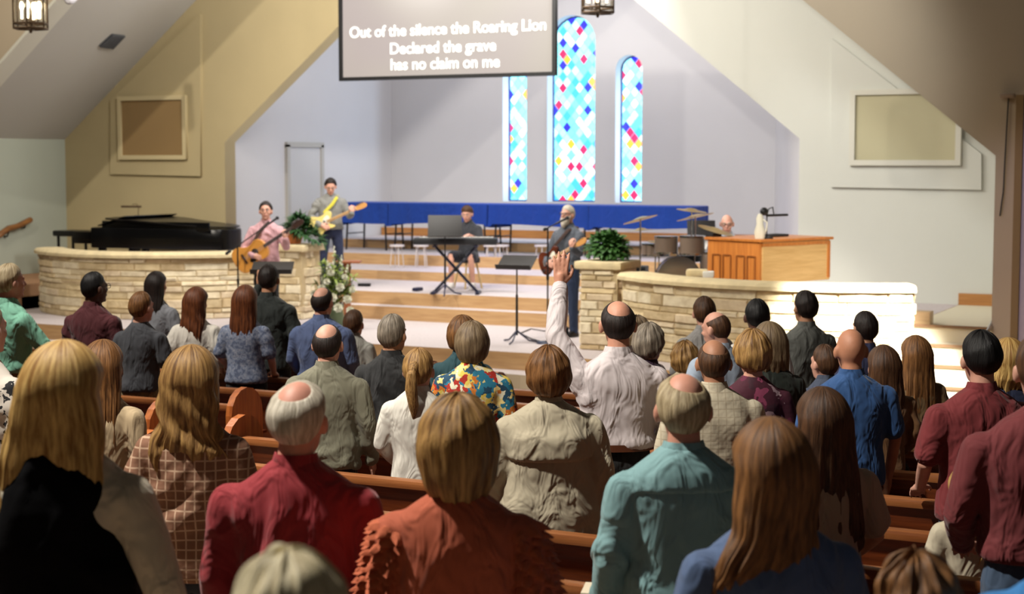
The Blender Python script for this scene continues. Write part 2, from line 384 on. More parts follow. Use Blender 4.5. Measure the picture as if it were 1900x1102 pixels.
for i, (a, b, z, t) in enumerate(WIN):
    me = plate('pane', arch(a + .01, b - .01, z + .01, t - .01), [], V3 + .27, V3 + .285, None)
    o = struct('window_%d' % (i + 1), me, stained(i * 7.3 + 1.7), label='tall arched stained glass window of coloured diamonds')
    o['label'] = ['left narrow arched stained glass window of coloured diamonds', 'tall middle arched stained glass window of coloured diamonds', 'right narrow arched stained glass window of coloured diamonds'][i]
    ins = arch(a + .03, b - .03, z + .03, t - .03)
    fr = struct('window_frame', plate('window_frame', arch(a + .001, b - .001, z + .001, t - .001), [ins], V3 + .25, V3 + .27, None), blue_frame, o)
def wallbox(name, u0, u1, v0, v1, z0, z1, m): return struct(name, Geo().box(((u0 + u1) / 2, (v0 + v1) / 2, (z0 + z1) / 2), (u1 - u0, v1 - v0, z1 - z0)), m)
wallbox('wall_chancel_left', -17.0, -16.8, V2 + .3, V3 + .3, -.4, 8.2, grey_paint)
struct('wall_chancel_right', Geo().prism([(-8.8, V3), (-8.55, V3 + .1), (-6.4, V2 + .2), (-6.7, V2 + .1)], -.4, 8.2), grey_paint)
wallbox('ceiling', -17.2, -6.2, V2, V3 + .4, 8.2, 8.3, grey_paint)
UC = -11.73
struct('wall_front_left', plate('w', [(-20.6, -.45), (-16.77, -.45), (-16.77, 2.68), (UC, 6.76), (UC, 11.2), (-20.6, 11.2)], [], V2, V2 + .3, None), warm_lit_paint)
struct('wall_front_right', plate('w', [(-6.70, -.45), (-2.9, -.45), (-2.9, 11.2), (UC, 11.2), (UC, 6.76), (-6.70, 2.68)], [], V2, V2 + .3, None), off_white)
# bay between the two gables
wallbox('wall_left', -20.6, -20.3, V1, V2, -.45, 2.78, side_paint)
wallbox('wall_right', -3.1, -2.9, V1, V2, -.45, 2.78, off_white)
for nm, sg in (('ceiling_left', -1), ('ceiling_right', 1)):
    ue = -20.3 if sg < 0 else -3.1; za = 2.75 + 8.6 * .79
    P = [(ue, 2.75), (-11.7, za), (-11.7, za + .2), (ue + sg * .25, 2.75)]
    g = Geo(); V = [(a, v, b) for v in (V1, V2) for a, b in P]
    g.add(V, [(0, 1, 5, 4), (1, 2, 6, 5), (2, 3, 7, 6), (3, 0, 4, 7), (0, 3, 2, 1), (4, 5, 6, 7)])
    struct(nm, g, ceil_paint)
struct('wall_arch', plate('w', [(-27, -.45), (-19.95, -.45), (-19.95, 2.5), (-11.63, 9.16), (-3.32, 2.42), (-3.32, -.45), (6, -.45), (6, 14), (-27, 14)], [], V1 - .35, V1, None), nave_tan)
# a thin pale lining on the arch edge
g = Geo()
P0 = [(-19.95, 2.5), (-11.63, 9.16)]; nrm = unit((6.66, -8.32)) * .05
P = [P0[0], P0[1], (P0[1][0] + nrm[0], P0[1][1] + nrm[1]), (P0[0][0] + nrm[0], P0[0][1] + nrm[1])]
V = [(a, v, b) for v in (V1 - .38, V1 + .02) for a, b in P]
g.add(V, [(0, 1, 5, 4), (1, 2, 6, 5), (2, 3, 7, 6), (3, 0, 4, 7), (0, 3, 2, 1), (4, 5, 6, 7)])
struct('trim_1', g, white_trim)
# panels with sound grilles on the front walls
def panel(name, poly_px, m, v0, v1):
    P = [at_v(x, y, V2) for x, y in poly_px]; return plate(name, [(p.x, p.z) for p in P], [], v0, v1, None)
def grille(outer, frame, pm, gm, fm, label, n):
    struct('trim_%d' % n, panel('trim', outer, pm, V2 - .05, V2), pm)
    t = thing('sound_grille', label, 'grille', (0, 0, 0), 0, 'square sound grilles on the front wall')
    P = [at_v(x, y, V2 - .05) for x, y in frame]; u0 = (P[0].x + P[3].x) / 2; u1 = (P[1].x + P[2].x) / 2; z1 = (P[0].z + P[1].z) / 2; z0 = (P[2].z + P[3].z) / 2
    t.location = ((u0 + u1) / 2, V2 - .05, z0)
    q = lambda pl: [(a - t.location.x, b - t.location.z) for a, b in pl]
    fw = .075
    obj('frame', plate('frame', q([(u0, z0), (u1, z0), (u1, z1), (u0, z1)]), [q([(u0 + fw, z0 + fw), (u1 - fw, z0 + fw), (u1 - fw, z1 - fw), (u0 + fw, z1 - fw)])], -.06, 0, None), fm, t)
    obj('grille_cloth', plate('cloth', q([(u0 + fw, z0 + fw), (u1 - fw, z0 + fw), (u1 - fw, z1 - fw), (u0 + fw, z1 - fw)]), [], -.025, -.001, None), gm, t)
grille([(208, 323), (375, 327), (375, 27), (208, 185)], [(222, 178), (348, 178), (348, 296), (222, 296)], warm_lit_paint,
       mat('brown_grille_cloth', (150, 122, 80), .95, bump=.3, bscale=200), cream_trim, 'brown square sound grille in a cream frame on the warm-lit wall above the piano', 2)
grille([(1543, 347), (1822, 352), (1822, 285), (1545, 72)], [(1578, 165), (1785, 165), (1785, 307), (1578, 307)], off_white,
       mat('beige_grille_cloth', (188, 182, 150), .95, bump=.3, bscale=200), white_trim, 'pale beige square sound grille on the white wall right of the organ', 3)
# side door of the chancel
a, b = at_u(531, 268, -16.8), at_u(594, 268, -16.8)
g = Geo(); zt = a.z
for v in (a.y, b.y): g.box((-16.77, v, (zt + .39) / 2), (.06, .09, zt - .39))
g.box((-16.77, (a.y + b.y) / 2, zt), (.06, b.y - a.y + .09, .09))
d = struct('door_1', Geo().box((-16.785, (a.y + b.y) / 2, (zt + .39) / 2), (.03, b.y - a.y, zt - .39)), mat('door_paint', (186, 184, 182), .6))
struct('door_frame', g, mat('door_frame_paint', (170, 166, 158), .6), d)
struct('door_handle', Geo().ell((-16.72, b.y - .12, 1.35), (.035, .035, .035)), chrome, d)
# ceiling vent in the left slope of the bay
p = Vector((-16.9, 0, 0))
def on_slope(x, y):      # meet the left ceiling slope  z = 2.75 + .79 (u + 20.3)
    d_ = ray(x, y); t = (2.75 + .79 * 20.3 - CAMH) / (d_.z - .79 * d_.x); return O + d_ * t
q = [on_slope(*k) for k in ((183, 84), (207, 62), (231, 65), (209, 88))]; nn = Vector((.79, 0, -1)).normalized()
t = thing('ceiling_vent', 'dark grey louvred vent in the sloped ceiling at upper left', 'vent', q[0])
g = Geo(); V = [tuple(a - q[0] + nn * .01) for a in q] + [tuple(a - q[0] + nn * .03) for a in q]
g.add(V, [(0, 1, 2, 3), (4, 5, 6, 7), (0, 1, 5, 4), (1, 2, 6, 5), (2, 3, 7, 6), (3, 0, 4, 7)]); obj('vent_plate', g, mat('vent_grey', (70, 72, 76), .6), t, False)
g = Geo()
for k in range(7):
    s = (k + .5) / 7; A = q[0].lerp(q[3], s) - q[0] + nn * .04; B = q[1].lerp(q[2], s) - q[0] + nn * .04
    g.tube([tuple(A), tuple(B)], .012, 6)
obj('louvre', g, mat('vent_slat', (88, 90, 94), .5), t)
# pier and wall at the far right
VP = V1 - .75; a = at_v(1889, 600, VP)
wallbox('wall_pier', a.x, a.x + 1.2, VP, V1 - .35, -.45, at_v(1889, 176, VP).z, mat('pier_paint', (196, 180, 186), .9))
wallbox('trim_4', a.x - .08, a.x, VP - .02, V1 - .35, -.45, at_v(1889, 176, VP).z, mat('pier_trim', (140, 112, 70), .7))
a = at_v(1872, 178, V1 - .36); b = at_v(1872, 400, V1 - .36)
t = thing('cord', 'thin grey cord hanging from a small bracket on the right pillar', 'cord', a)  # thin cord hanging from a wall bracket
g = Geo().tube([(0, -.02, 0), (-.02, -.03, (b.z - a.z) * .5), (-.03, -.03, (b.z - a.z) * .8), (-.06, -.03, b.z - a.z)], .008, 6); obj('cord_line', g, black_mat, t)
obj('bracket', Geo().box((-.01, -.03, 0), (.16, .06, .05), .01), mat('bracket_grey', (150, 130, 110), .6), t)

# ------------------------------------------------------------------ stage
def arc3(p, q, r, n):
    ax, ay, bx_, by, cx, cy = p[0], p[1], q[0], q[1], r[0], r[1]
    d = 2 * (ax * (by - cy) + bx_ * (cy - ay) + cx * (ay - by))
    ux = ((ax**2 + ay**2) * (by - cy) + (bx_**2 + by**2) * (cy - ay) + (cx**2 + cy**2) * (ay - by)) / d
    uy = ((ax**2 + ay**2) * (cx - bx_) + (bx_**2 + by**2) * (ax - cx) + (cx**2 + cy**2) * (bx_ - ax)) / d
    R_ = math.hypot(ax - ux, ay - uy); t0 = math.atan2(ay - uy, ax - ux); t1 = math.atan2(cy - uy, cx - ux); tm = math.atan2(by - uy, bx_ - ux)
    def nrm(t, b): 
        while t < b: t += 2 * math.pi
        while t >= b + 2 * math.pi: t -= 2 * math.pi
        return t
    e = nrm(t1, t0)
    if nrm(tm, t0) > e: e -= 2 * math.pi
    return [(ux + R_ * math.cos(t0 + (e - t0) * k / n), uy + R_ * math.sin(t0 + (e - t0) * k / n)) for k in range(n + 1)]
ZW = 1.0
def xy(p): return (p.x, p.y)
LA = arc3(xy(at_z(72, 459, ZW)), xy(at_z(250, 469, ZW)), xy(at_z(530, 463, ZW)), 40)
RA = arc3(xy(at_z(1155, 505, ZW)), xy(at_z(1330, 521, ZW)), xy(at_z(1697, 529, ZW)), 40)
stone_m = bpy.data.materials.new('limestone'); stone_m.use_nodes = True
n_, l_ = nodes(stone_m); b_ = n_['Principled BSDF']; b_.inputs['Roughness'].default_value = .9
at_ = n_.new('ShaderNodeAttribute'); at_.attribute_name = 'Col'
tc_ = n_.new('ShaderNodeTexCoord'); nz_ = n_.new('ShaderNodeTexNoise'); nz_.inputs['Scale'].default_value = 9; nz_.inputs['Detail'].default_value = 6
l_.new(tc_.outputs['Object'], nz_.inputs['Vector'])
mx_ = n_.new('ShaderNodeMix'); mx_.data_type = 'RGBA'; mx_.blend_type = 'MULTIPLY'; mx_.inputs[0].default_value = .5
rp_ = n_.new('ShaderNodeValToRGB'); rp_.color_ramp.elements[0].position = .3; rp_.color_ramp.elements[0].color = (.62, .55, .45, 1); rp_.color_ramp.elements[1].position = .6; rp_.color_ramp.elements[1].color = (1, 1, 1, 1)
l_.new(nz_.outputs['Fac'], rp_.inputs[0]); l_.new(at_.outputs['Color'], mx_.inputs[6]); l_.new(rp_.outputs[0], mx_.inputs[7]); l_.new(mx_.outputs[2], b_.inputs['Base Color'])
bp_ = n_.new('ShaderNodeBump'); bp_.inputs['Strength'].default_value = .9; bp_.inputs['Distance'].default_value = .03; l_.new(nz_.outputs['Fac'], bp_.inputs['Height']); l_.new(bp_.outputs[0], b_.inputs['Normal'])
mortar = mat('mortar', (196, 176, 136), .95, bump=.4, bscale=30)
cap_m = mat('limestone_cap', (222, 204, 162), .85, var=.14, scale=7, bump=.5, bscale=14)
STC = [(232, 216, 180), (226, 206, 164), (240, 228, 198), (218, 198, 158), (232, 214, 182), (212, 190, 150), (236, 222, 190)]
def stone_faces(path, z0, z1, seed, close=False):
    """irregular stone courses along a 2D path, raised to the right-hand side of the path"""
    rs = random.Random(seed); L = [0]
    for a, b in zip(path, path[1:]): L.append(L[-1] + math.hypot(b[0] - a[0], b[1] - a[1]))
    def at(s):
        s = min(max(s, 0), L[-1] - 1e-6)
        for i in range(len(L) - 1):
            if s <= L[i + 1]:
                t = (s - L[i]) / (L[i + 1] - L[i]); a, b = path[i], path[i + 1]; d = unit((b[0] - a[0], b[1] - a[1])); return (a[0] + (b[0] - a[0]) * t, a[1] + (b[1] - a[1]) * t), (d[1], -d[0])
    g = Geo(); cols = []; z = z0
    while z < z1 - .02:
        h = rs.choice((.07, .09, .11, .14)); h = min(h, z1 - z)
        if z1 - z - h < .05: h = z1 - z
        s = -rs.random() * .2
        while s < L[-1]:
            wd = rs.uniform(.22, .75); s0, s1 = max(0, s), min(L[-1], s + wd); s += wd
            if s1 - s0 < .04: continue
            gp = .003; p = rs.uniform(.010, .034); i = .012; tl = rs.uniform(-.012, .012)
            V = []
            for (zz, off, e) in ((z + gp, 0, gp), (z + h - gp, 0, gp), (z + gp + i, p, gp + i), (z + h - gp - i, p + tl, gp + i)):
                for ss in (s0 + e, (s0 + s1) / 2, s1 - e):
                    (x, y), (nx, ny) = at(ss); o = off + (rs.uniform(-.006, .006) if off else 0); V.append((x + nx * o, y + ny * o, zz))
            F = [(0, 1, 7, 6), (1, 2, 8, 7), (3, 9, 10, 4), (4, 10, 11, 5), (6, 7, 10, 9), (7, 8, 11, 10), (0, 6, 9, 3), (2, 5, 11, 8)]
            g.add(V, F); c = srgb(*rs.choice(STC)); k = rs.uniform(.86, 1.05); cols += [(c[0] * k, c[1] * k, c[2] * k, 1)] * 12
        z += h
    return g, cols
def stone_obj(name, g, cols, parent):
    me = bpy.data.meshes.new(name); me.from_pydata(g.arr().tolist(), [], g.f); me.update()
    ca = me.color_attributes.new('Col', 'FLOAT_COLOR', 'POINT'); ca.data.foreach_set('color', np.array(cols).ravel())
    o = bpy.data.objects.new(name, me); COL.objects.link(o); me.materials.append(stone_m); o.parent = parent; return o
def offset(path, d):
    out = []
    for i, p in enumerate(path):
        a, b = path[max(0, i - 1)], path[min(len(path) - 1, i + 1)]; t = unit((b[0] - a[0], b[1] - a[1])); out.append((p[0] + t[1] * d, p[1] - t[0] * d))
    return out
def stone_wall(name, label, path, z0, z1, th, seed, ends):
    t = thing(name, label, 'stone wall', (0, 0, 0), 0, 'curved stone walls of the stage')
    core = Geo(); A, B = path, offset(path, -th); n = len(path)
    V = [(x, y, z) for z in (z0, z1) for x, y in A] + [(x, y, z) for z in (z0, z1) for x, y in B]
    F = []
    for i in range(n - 1): F += [(i, i + 1, n + i + 1, n + i), (2 * n + i, 3 * n + i, 3 * n + i + 1, 2 * n + i + 1), (n + i, n + i + 1, 3 * n + i + 1, 3 * n + i)]
    F += [(0, n, 3 * n, 2 * n), (n - 1, 3 * n - 1, 4 * n - 1, 2 * n - 1)]; core.add(V, F)
    obj('core', core, mortar, t, False)
    run = [B[0]] + list(A) + [B[-1]] if ends else A
    g, c = stone_faces(run, z0, z1 - .005, seed); stone_obj('stone_facing', g, c, t)
    cap = Geo(); mid = offset(path, -th / 2); rings = []
    prof = [(-.5, 0), (-.5, .5), (-.42, .9), (-.2, 1.0), (.2, 1.0), (.42, .9), (.5, .5), (.5, 0)]
    W_ = th + .16; H_ = .085; rs = random.Random(seed)
    for i, p in enumerate(mid):
        a, b = mid[max(0, i - 1)], mid[min(n - 1, i + 1)]; tt = unit((b[0] - a[0], b[1] - a[1])); nx, ny = tt[1], -tt[0]; j = rs.uniform(-.008, .008)
        rings.append([(p[0] + nx * W_ * s + nx * j, p[1] + ny * W_ * s + ny * j, z1 + H_ * h) for s, h in prof])
    cap.grid(rings); obj('coping', cap, cap_m, t)
    return t
stone_wall('stone_wall', 'curved cream limestone wall below the grand piano at left', LA, 0, ZW - .08, .34, 3, True)
stone_wall('stone_wall', 'curved cream limestone wall below the organ, brightly lit at its right end', RA, 0, ZW - .08, .34, 8, True)
def pillar(name, label, c, w, d, z1, seed):
    t = thing(name, label, 'pillar', (c[0], c[1], 0), 0, 'square stone pillars beside the steps')
    P = [(-w / 2, -d / 2), (w / 2, -d / 2), (w / 2, d / 2), (-w / 2, d / 2), (-w / 2, -d / 2)]
    obj('core', Geo().box((0, 0, z1 / 2), (w - .01, d - .01, z1)), mortar, t, False)
    g, cc = stone_faces(P, 0, z1, seed); stone_obj('stone_facing', g, cc, t)
    obj('cap_stone', Geo().box((0, 0, z1 + .045), (w + .14, d + .14, .1), .03), cap_m, t); return t
pl = at_z(552, 452, 1.12); pillar('stone_pillar', 'square limestone pillar under the fern beside the left wall', (pl.x, pl.y), .48, .5, 1.02, 5)
pr = at_z(1128, 482, 1.12); pillar('stone_pillar', 'square limestone pillar under the bushy plant at the right wall', (pr.x, pr.y), .5, .55, 1.02, 6)
# platforms
def step(name, poly, z0, z1, side_m, top_m=None, kind='structure'):
    me = mesh_of(Geo().prism(poly, z0, z1), name, False); me.materials.append(side_m); me.materials.append(top_m or carpet)
    for p in me.polygons: p.material_index = 1 if p.normal.z > .9 else 0
    o = bpy.data.objects.new(name, me); COL.objects.link(o); o['kind'] = kind; return o
RAx = RA[-1][0] - .45
front = [(-18.45, 20.0 * K), (-8.6, 19.9 * K)] + [(p[0] - .05 * (1 - k / 10), p[1] - .55) for k, p in enumerate(RA[::4])][1:]; front[-1] = (RAx, front[-1][1])
back = [(RAx, V2 + .3), (-6.7, V2 + .3), (-8.8, V3), (-16.8, V3), (-16.8, V2 + .3), (-18.45, V2)]
step('stage_platform', front + back, -.22, 0, oak_x)
step('stage_step', [(x, y - .38) for x, y in front] + [(front[-1][0], V2), (front[0][0], V2)], -.42, -.22, mat('cream_riser', (205, 190, 165), .8))
uL, uR = pl.x + .26, pr.x - .27
wingL = [(x, y + .3) for x, y in LA[::5]]; wingR = [(x, y + .3) for x, y in RA[::5]]; wingR[-1] = (RA[-1][0] - .45, wingR[-1][1])
step('stage_step', [(uL, 23.1 * K), (uR, 23.1 * K), (uR, 24 * K), (uL, 24 * K)], 0, .20, oak_x)
step('choir_platform', wingL + [(uL - .1, 22.9 * K), (uL, 23.43 * K), (uR, 23.43 * K), (uR + .1, 22.3 * K)] + wingR + [(RA[-1][0] - .45, V2), (-6.72, V2), (-6.72, V2 + .3), (-8.8, V3), (-16.8, V3), (-16.8, V2), (-18.4, V2)], .0, .39, oak_x)
for c, z, m in ((25.9, .54, oak_x), (27.4, .73, oak_x), (29.2, .89, oak_x), (31.0, 1.05, oak_dark)):
    du = -6.9 - (c * K - V2 - .3) * .35
    step('choir_riser', [(-16.78, c * K), (min(du, -7.2), c * K), (-8.85, V3), (-16.78, V3)], z - .19, z, m)
# side stairs
for nm, ua, ub in (('side_stairs', RAx + .01, -3.12), ('side_stairs', -20.28, -18.5)):
    g = Geo(); cr = mat('stair_cream', (214, 205, 180), .85) if ua > -10 else mat('stair_brown', (160, 120, 86), .8)
    for c0, z in ((20.6, -.2), (21.0, .0), (21.4, .2), (21.8, .39)):
        g.box(((ua + ub) / 2, (c0 * K + V2) / 2, (z - .42) / 2 - .0), (ub - ua, V2 - c0 * K, z + .42))
    o = struct(nm, g, cr)
    g = Geo()
    for c0, z in ((20.6, -.2), (21.0, .0), (21.4, .2), (21.8, .39)): g.box(((ua + ub) / 2, c0 * K - .01, z), (ub - ua, .05, .03))
    struct('stair_nosing', g, mat('nosing', (120, 90, 60), .7), o)
struct('baseboard_right', Geo().box(((RAx - 3.1) / 2, V2 - .02, .47), (-RAx - 3.1, .04, .16)), oak_dark)
struct('baseboard_left', Geo().box((-19.4, V2 - .02, .42), (1.8, .04, .16)), oak_dark)
p = at_v(1704, 606, 21.6 * K); t = tag(obj('wooden_block', Geo().box((p.x - .02, 22.0 * K, .47), (.2, .2, .16), .01), wood('block_wood', (190, 160, 120), (170, 140, 100))), 'small tan wooden box on the landing beside the right stone wall', 'box')
a = at_v(1829, 590, 20.9 * K)
t = thing('handrail', 'short bent chrome handrail on the steps at far right', 'handrail', (a.x, a.y, -.1))
obj('rail', Geo().tube([(-.02, 0, 0), (-.02, 0, .42), (.02, .12, .56), (.04, .4, .68)], .022, 10), chrome, t); obj('rail_foot', Geo().cyl((-.02, 0, -.1), (-.02, 0, .02), .04), chrome, t)
# wooden handrail on the left bay wall
a, b = at_u(-2, 437, -20.2), at_u(56, 408, -20.2)
t = thing('handrail', 'sloping dark wooden handrail on the wall at far left', 'handrail', a)
d_ = b - a
obj('rail', Geo().tube([(0, 0, 0), tuple(d_ * .3 + Vector((0, 0, .04))), tuple(d_ * .6), tuple(d_)], .05, 10), wood('rail_wood', (150, 100, 52), (112, 70, 34), 'y'), t)
for f in (.3, .85): obj('rail_bracket', Geo().tube([tuple(d_ * f + Vector((0, 0, -.03))), tuple(d_ * f + Vector((-.03, 0, -.10))), tuple(d_ * f + Vector((-.1, 0, -.1)))], .014, 6), black_mat, t)

# ------------------------------------------------------------------ projection screen
VS = 23.6 * K * .9999
VS = 21.4
a, b = at_v(632, 149, VS), at_v(1033, 142, VS)
zb = (a.z + b.z) / 2; W_ = b.x - a.x; H_ = 1.95
t = thing('projection_screen', 'large black-framed projection screen with white song lyrics hanging above the stage', 'screen', ((a.x + b.x) / 2, VS, zb))
fr = .055
obj('screen_frame', plate('f', [(-W_ / 2, 0), (W_ / 2, 0), (W_ / 2, H_), (-W_ / 2, H_)], [[(-W_ / 2 + fr, fr), (W_ / 2 - fr, fr), (W_ / 2 - fr, H_ - fr), (-W_ / 2 + fr, H_ - fr)]], -.05, .03, None), black_mat, t, False)
sm = bpy.data.materials.new('screen_image'); sm.use_nodes = True; n, l = nodes(sm); bb = n['Principled BSDF']
tc = n.new('ShaderNodeTexCoord'); nz = n.new('ShaderNodeTexNoise'); nz.inputs['Scale'].default_value = .5; nz.inputs['Detail'].default_value = 1
l.new(tc.outputs['Object'], nz.inputs['Vector']); rr = n.new('ShaderNodeValToRGB')
rr.color_ramp.elements[0].position = .35; rr.color_ramp.elements[0].color = (*srgb(176, 160, 156), 1); rr.color_ramp.elements[1].position = .65; rr.color_ramp.elements[1].color = (*srgb(186, 176, 158), 1)
l.new(nz.outputs['Fac'], rr.inputs[0]); l.new(rr.outputs[0], bb.inputs['Emission Color']); bb.inputs['Emission Strength'].default_value = .92; bb.inputs['Base Color'].default_value = (.08, .08, .08, 1)
obj('screen_surface', plate('s', [(-W_ / 2 + fr * .5, fr * .5), (W_ / 2 - fr * .5, fr * .5), (W_ / 2 - fr * .5, H_ - fr), (-W_ / 2 + fr * .5, H_ - fr)], [], -.01, .01, None), sm, t, False)
glow = mat('lyrics_white', (235, 238, 232), .6, emit=(238, 240, 234), es=.72)
for s, x, y, wpx in (('Out of the silence the Roaring Lion', 832, 63, 364), ('Declared the grave', 823, 97, 196), ('has no claim on me', 827, 127, 202)):
    me = text_mesh(s, .2, 'lyrics', .0025); co = np.array([v.co[:] for v in me.vertices]); w0 = co[:, 0].max() - co[:, 0].min()
    pa, pb = at_v(x - wpx / 2, y, VS), at_v(x + wpx / 2, y, VS); k = (pb.x - pa.x) / w0
    mid = (co[:, 0].max() + co[:, 0].min()) / 2
    me.transform(Matrix(((k, 0, 0, (pa.x + pb.x) / 2 - t.location.x - mid * k), (0, 0, -1, -.016), (0, k, 0, (pa.z + pb.z) / 2 - zb), (0, 0, 0, 1))))
    obj('lyrics', me, glow, t)
obj('hanging_bar', Geo().cyl((-W_ / 2, 0, H_ + .05), (W_ / 2, 0, H_ + .05), .05), black_mat, t)

# ------------------------------------------------------------------ hanging lanterns
glass = mat('lantern_glass', (230, 225, 205), .1); 
gb = glass.node_tree.nodes['Principled BSDF']; gb.inputs['Transmission Weight'].default_value = .95; gb.inputs['Alpha'].default_value = .35
bronze = mat('aged_bronze', (84, 66, 48), .45, metal=.6); bulb_m = mat('lantern_bulb', (255, 240, 205), .4, emit=(255, 236, 195), es=9)
def lantern(label, x, y, c, w):
    p = at_c(x, y, c); t = thing('hanging_lantern', label, 'lantern', p, 0, 'bronze candle lanterns hanging from the ceiling')
    h = w * 1.5; g = Geo(); N = 6; P = [(w / 2 * math.cos(math.pi * 2 * k / N), w / 2 * math.sin(math.pi * 2 * k / N)) for k in range(N)]
    for k in range(N):
        a, b = P[k], P[(k + 1) % N]
        g.tube([(*a, 0), (*a, h)], .012, 6)
        for z in (0, .06, h): g.tube([(*a, z), (*b, z)], .014, 6)
    g.tube([(0, 0, -.04), (0, 0, .02)], .02, 8)
    for k in range(3): g.tube([(*P[k], 0), (*P[k + 3], 0)], .01, 6)
    g.tube([(0, 0, 0), (0, 0, .16)], .02, 8)
    for k in range(4): 
        a = k * 1.57 + .4; g.tube([(0, 0, .09), (.07 * math.cos(a), .07 * math.sin(a), .06), (.11 * math.cos(a), .11 * math.sin(a), .12)], .008, 6)
    obj('lantern_frame', g, bronze, t)
    gg = Geo()
    for k in range(N):
        a, b = P[k], P[(k + 1) % N]; gg.add([(a[0] * .97, a[1] * .97, .01), (b[0] * .97, b[1] * .97, .01), (b[0] * .97, b[1] * .97, h), (a[0] * .97, a[1] * .97, h)], [(0, 1, 2, 3)])
    obj('glass_panels', gg, glass, t, False)
    for k in range(4):
        a = k * 1.57 + .4; obj('candle_bulb', Geo().cyl((.11 * math.cos(a), .11 * math.sin(a), .12), (.11 * math.cos(a), .11 * math.sin(a), .24), .014).ell((.11 * math.cos(a), .11 * math.sin(a), .28), (.026, .026, .06)), bulb_m, t)
    g = Geo()
    for k in range(N): g.tube([(*P[k], h), (0, 0, h + w * .5)], .012, 6)
    g.tube([(0, 0, h + w * .5), (0, 0, h + 3)], .008, 6); obj('lantern_chain', g, bronze, t)
    return t
lantern('bronze candle lantern hanging at the upper left corner', 57, 53, 17.5, .43)
lantern('bronze candle lantern hanging beside the screen above the tall window', 1109, 24, 20.5, .42)
p = at_v(137, 2, V1 - .6)
t = thing('stage_spotlight', 'white cylindrical spotlight mounted on the wall at upper left', 'spotlight', p)
obj('lamp_can', Geo().tube([(-.03, .1, .14), (.05, -.14, .02)], .09, 16), mat('white_plastic', (215, 214, 220), .4), t)
obj('mount', Geo().tube([(0, .0, .1), (-.05, .2, .3), (-.05, .26, .3)], .02, 8).box((-.05, .25, .25), (.14, .03, .22), .01), mat('mount_brown', (130, 104, 70), .6), t)

# ------------------------------------------------------------------ pews
UA0, UA1, UB0, UB1 = -13.2, -6.6, -5.7, 1.6
def pew(label, c, u0, u1):
    v = c * K; z = floor_z(v); t = thing('church_pew', label, 'pew', ((u0 + u1) / 2, v, z), 0, 'rows of wooden church pews'); L = u1 - u0 - .1; h = L / 2
    g = Geo(); rings = []
    for yy, zz, th in ((.10, .40, .03), (.05, .62, .03), (0.0, .82, .03)): rings.append((yy, zz, th))
    V = []; 
    for yy, zz, th in rings: V += [(-h, yy - th / 2, zz), (h, yy - th / 2, zz), (h, yy + th / 2, zz), (-h, yy + th / 2, zz)]
    g.add(V, [(0, 1, 5, 4), (4, 5, 9, 8), (3, 7, 6, 2), (7, 11, 10, 6), (8, 9, 10, 11), (0, 3, 2, 1), (0, 4, 7, 3), (4, 8, 11, 7), (1, 2, 6, 5), (5, 6, 10, 9)])
    obj('backrest', g, pew_wood, t, False)
    obj('top_rail', Geo().box((0, -.005, .84), (L, .075, .045), .015), wood('rail_light', (164, 104, 58), (138, 80, 42), 'x'), t)
    obj('seat', Geo().box((0, .26, .42), (L, .36, .04), .012), pew_wood, t)
    obj('book_rack', Geo().box((0, -.06, .56), (L * .9, .09, .02)).box((0, -.10, .61), (L * .9, .015, .10)), pew_wood, t, False)
    prof = [(-.12, 0), (.42, 0), (.42, .50), (.36, .56), (.24, .60)] + [(.06 + .18 * math.cos(q), .80 + .18 * math.sin(q)) for q in np.linspace(0, math.pi, 9)]
    for s in (-1, 1):
        e = Geo(); n = len(prof); x0, x1 = s * (h + .05) - .025, s * (h + .05) + .025
        e.add([(x0, a, b) for a, b in prof] + [(x1, a, b) for a, b in prof], [(i, (i + 1) % n, n + (i + 1) % n, n + i) for i in range(n)] + [tuple(range(n)), tuple(range(2 * n - 1, n - 1, -1))])
        obj('end_panel', e, pew_end_wood, t, False)
    return t
SLOT_A = [7.16 + .97 * k for k in range(7)]; SLOT_B = [5.87 + .93 * k for k in range(9)]
for i, c in enumerate(SLOT_A): pew('wooden pew of the block left of the aisle, %s from the front' % ['seventh row', 'sixth row', 'fifth row', 'fourth row', 'third row', 'second row', 'first row'][i], c, UA0, UA1)
for i, c in enumerate(SLOT_B): pew('wooden pew of the block right of the aisle, %s from the front' % ['ninth row', 'eighth row', 'seventh row', 'sixth row', 'fifth row', 'fourth row', 'third row', 'second row', 'first row'][i], c, UB0, UB1)
# ------------------------------------------------------------------ people
def rotm(yaw=0, pitch=0, roll=0):      # yaw: turn right, pitch: nod down, roll: lean to the right shoulder
    return np.array(Matrix.Rotation(R(-yaw), 3, 'Z') @ Matrix.Rotation(R(-pitch), 3, 'X') @ Matrix.Rotation(R(roll), 3, 'Y'))
HC = 0.0
def head_geo(g, face=True):
    g.ell((0, -.008, 0), (.076, .096, .105), 20, 14)
    g.ell((0, .030, -.060), (.056, .062, .078), 16, 12)
    g.ell((0, .020, -.030), (.068, .068, .075), 16, 12)
    g.ell((0, .078, -.108), (.022, .018, .018))
    g.tube([(0, .088, .005), (0, .108, -.030)], [.008, .013], 8); g.ell((0, .100, -.036), (.017, .012, .010))
    g.tube([(-.045, .074, .018), (0, .086, .014), (.045, .074, .018)], .010, 8)
    g.tube([(-.022, .090, -.070), (0, .096, -.067), (.022, .090, -.070)], [.006, .008, .006], 8)
    for s in (-1, 1):
        g.ell((s * .086, -.012, -.024), (.013, .021, .034)); g.ell((s * .080, .0, -.026), (.012, .014, .024)); g.ell((s * .042, .062, -.035), (.020, .018, .020))
        g.ell((s * .030, .083, .000), (.013, .008, .009))
def smooth01(x): x = np.clip(x, 0, 1); return x * x * (3 - 2 * x)
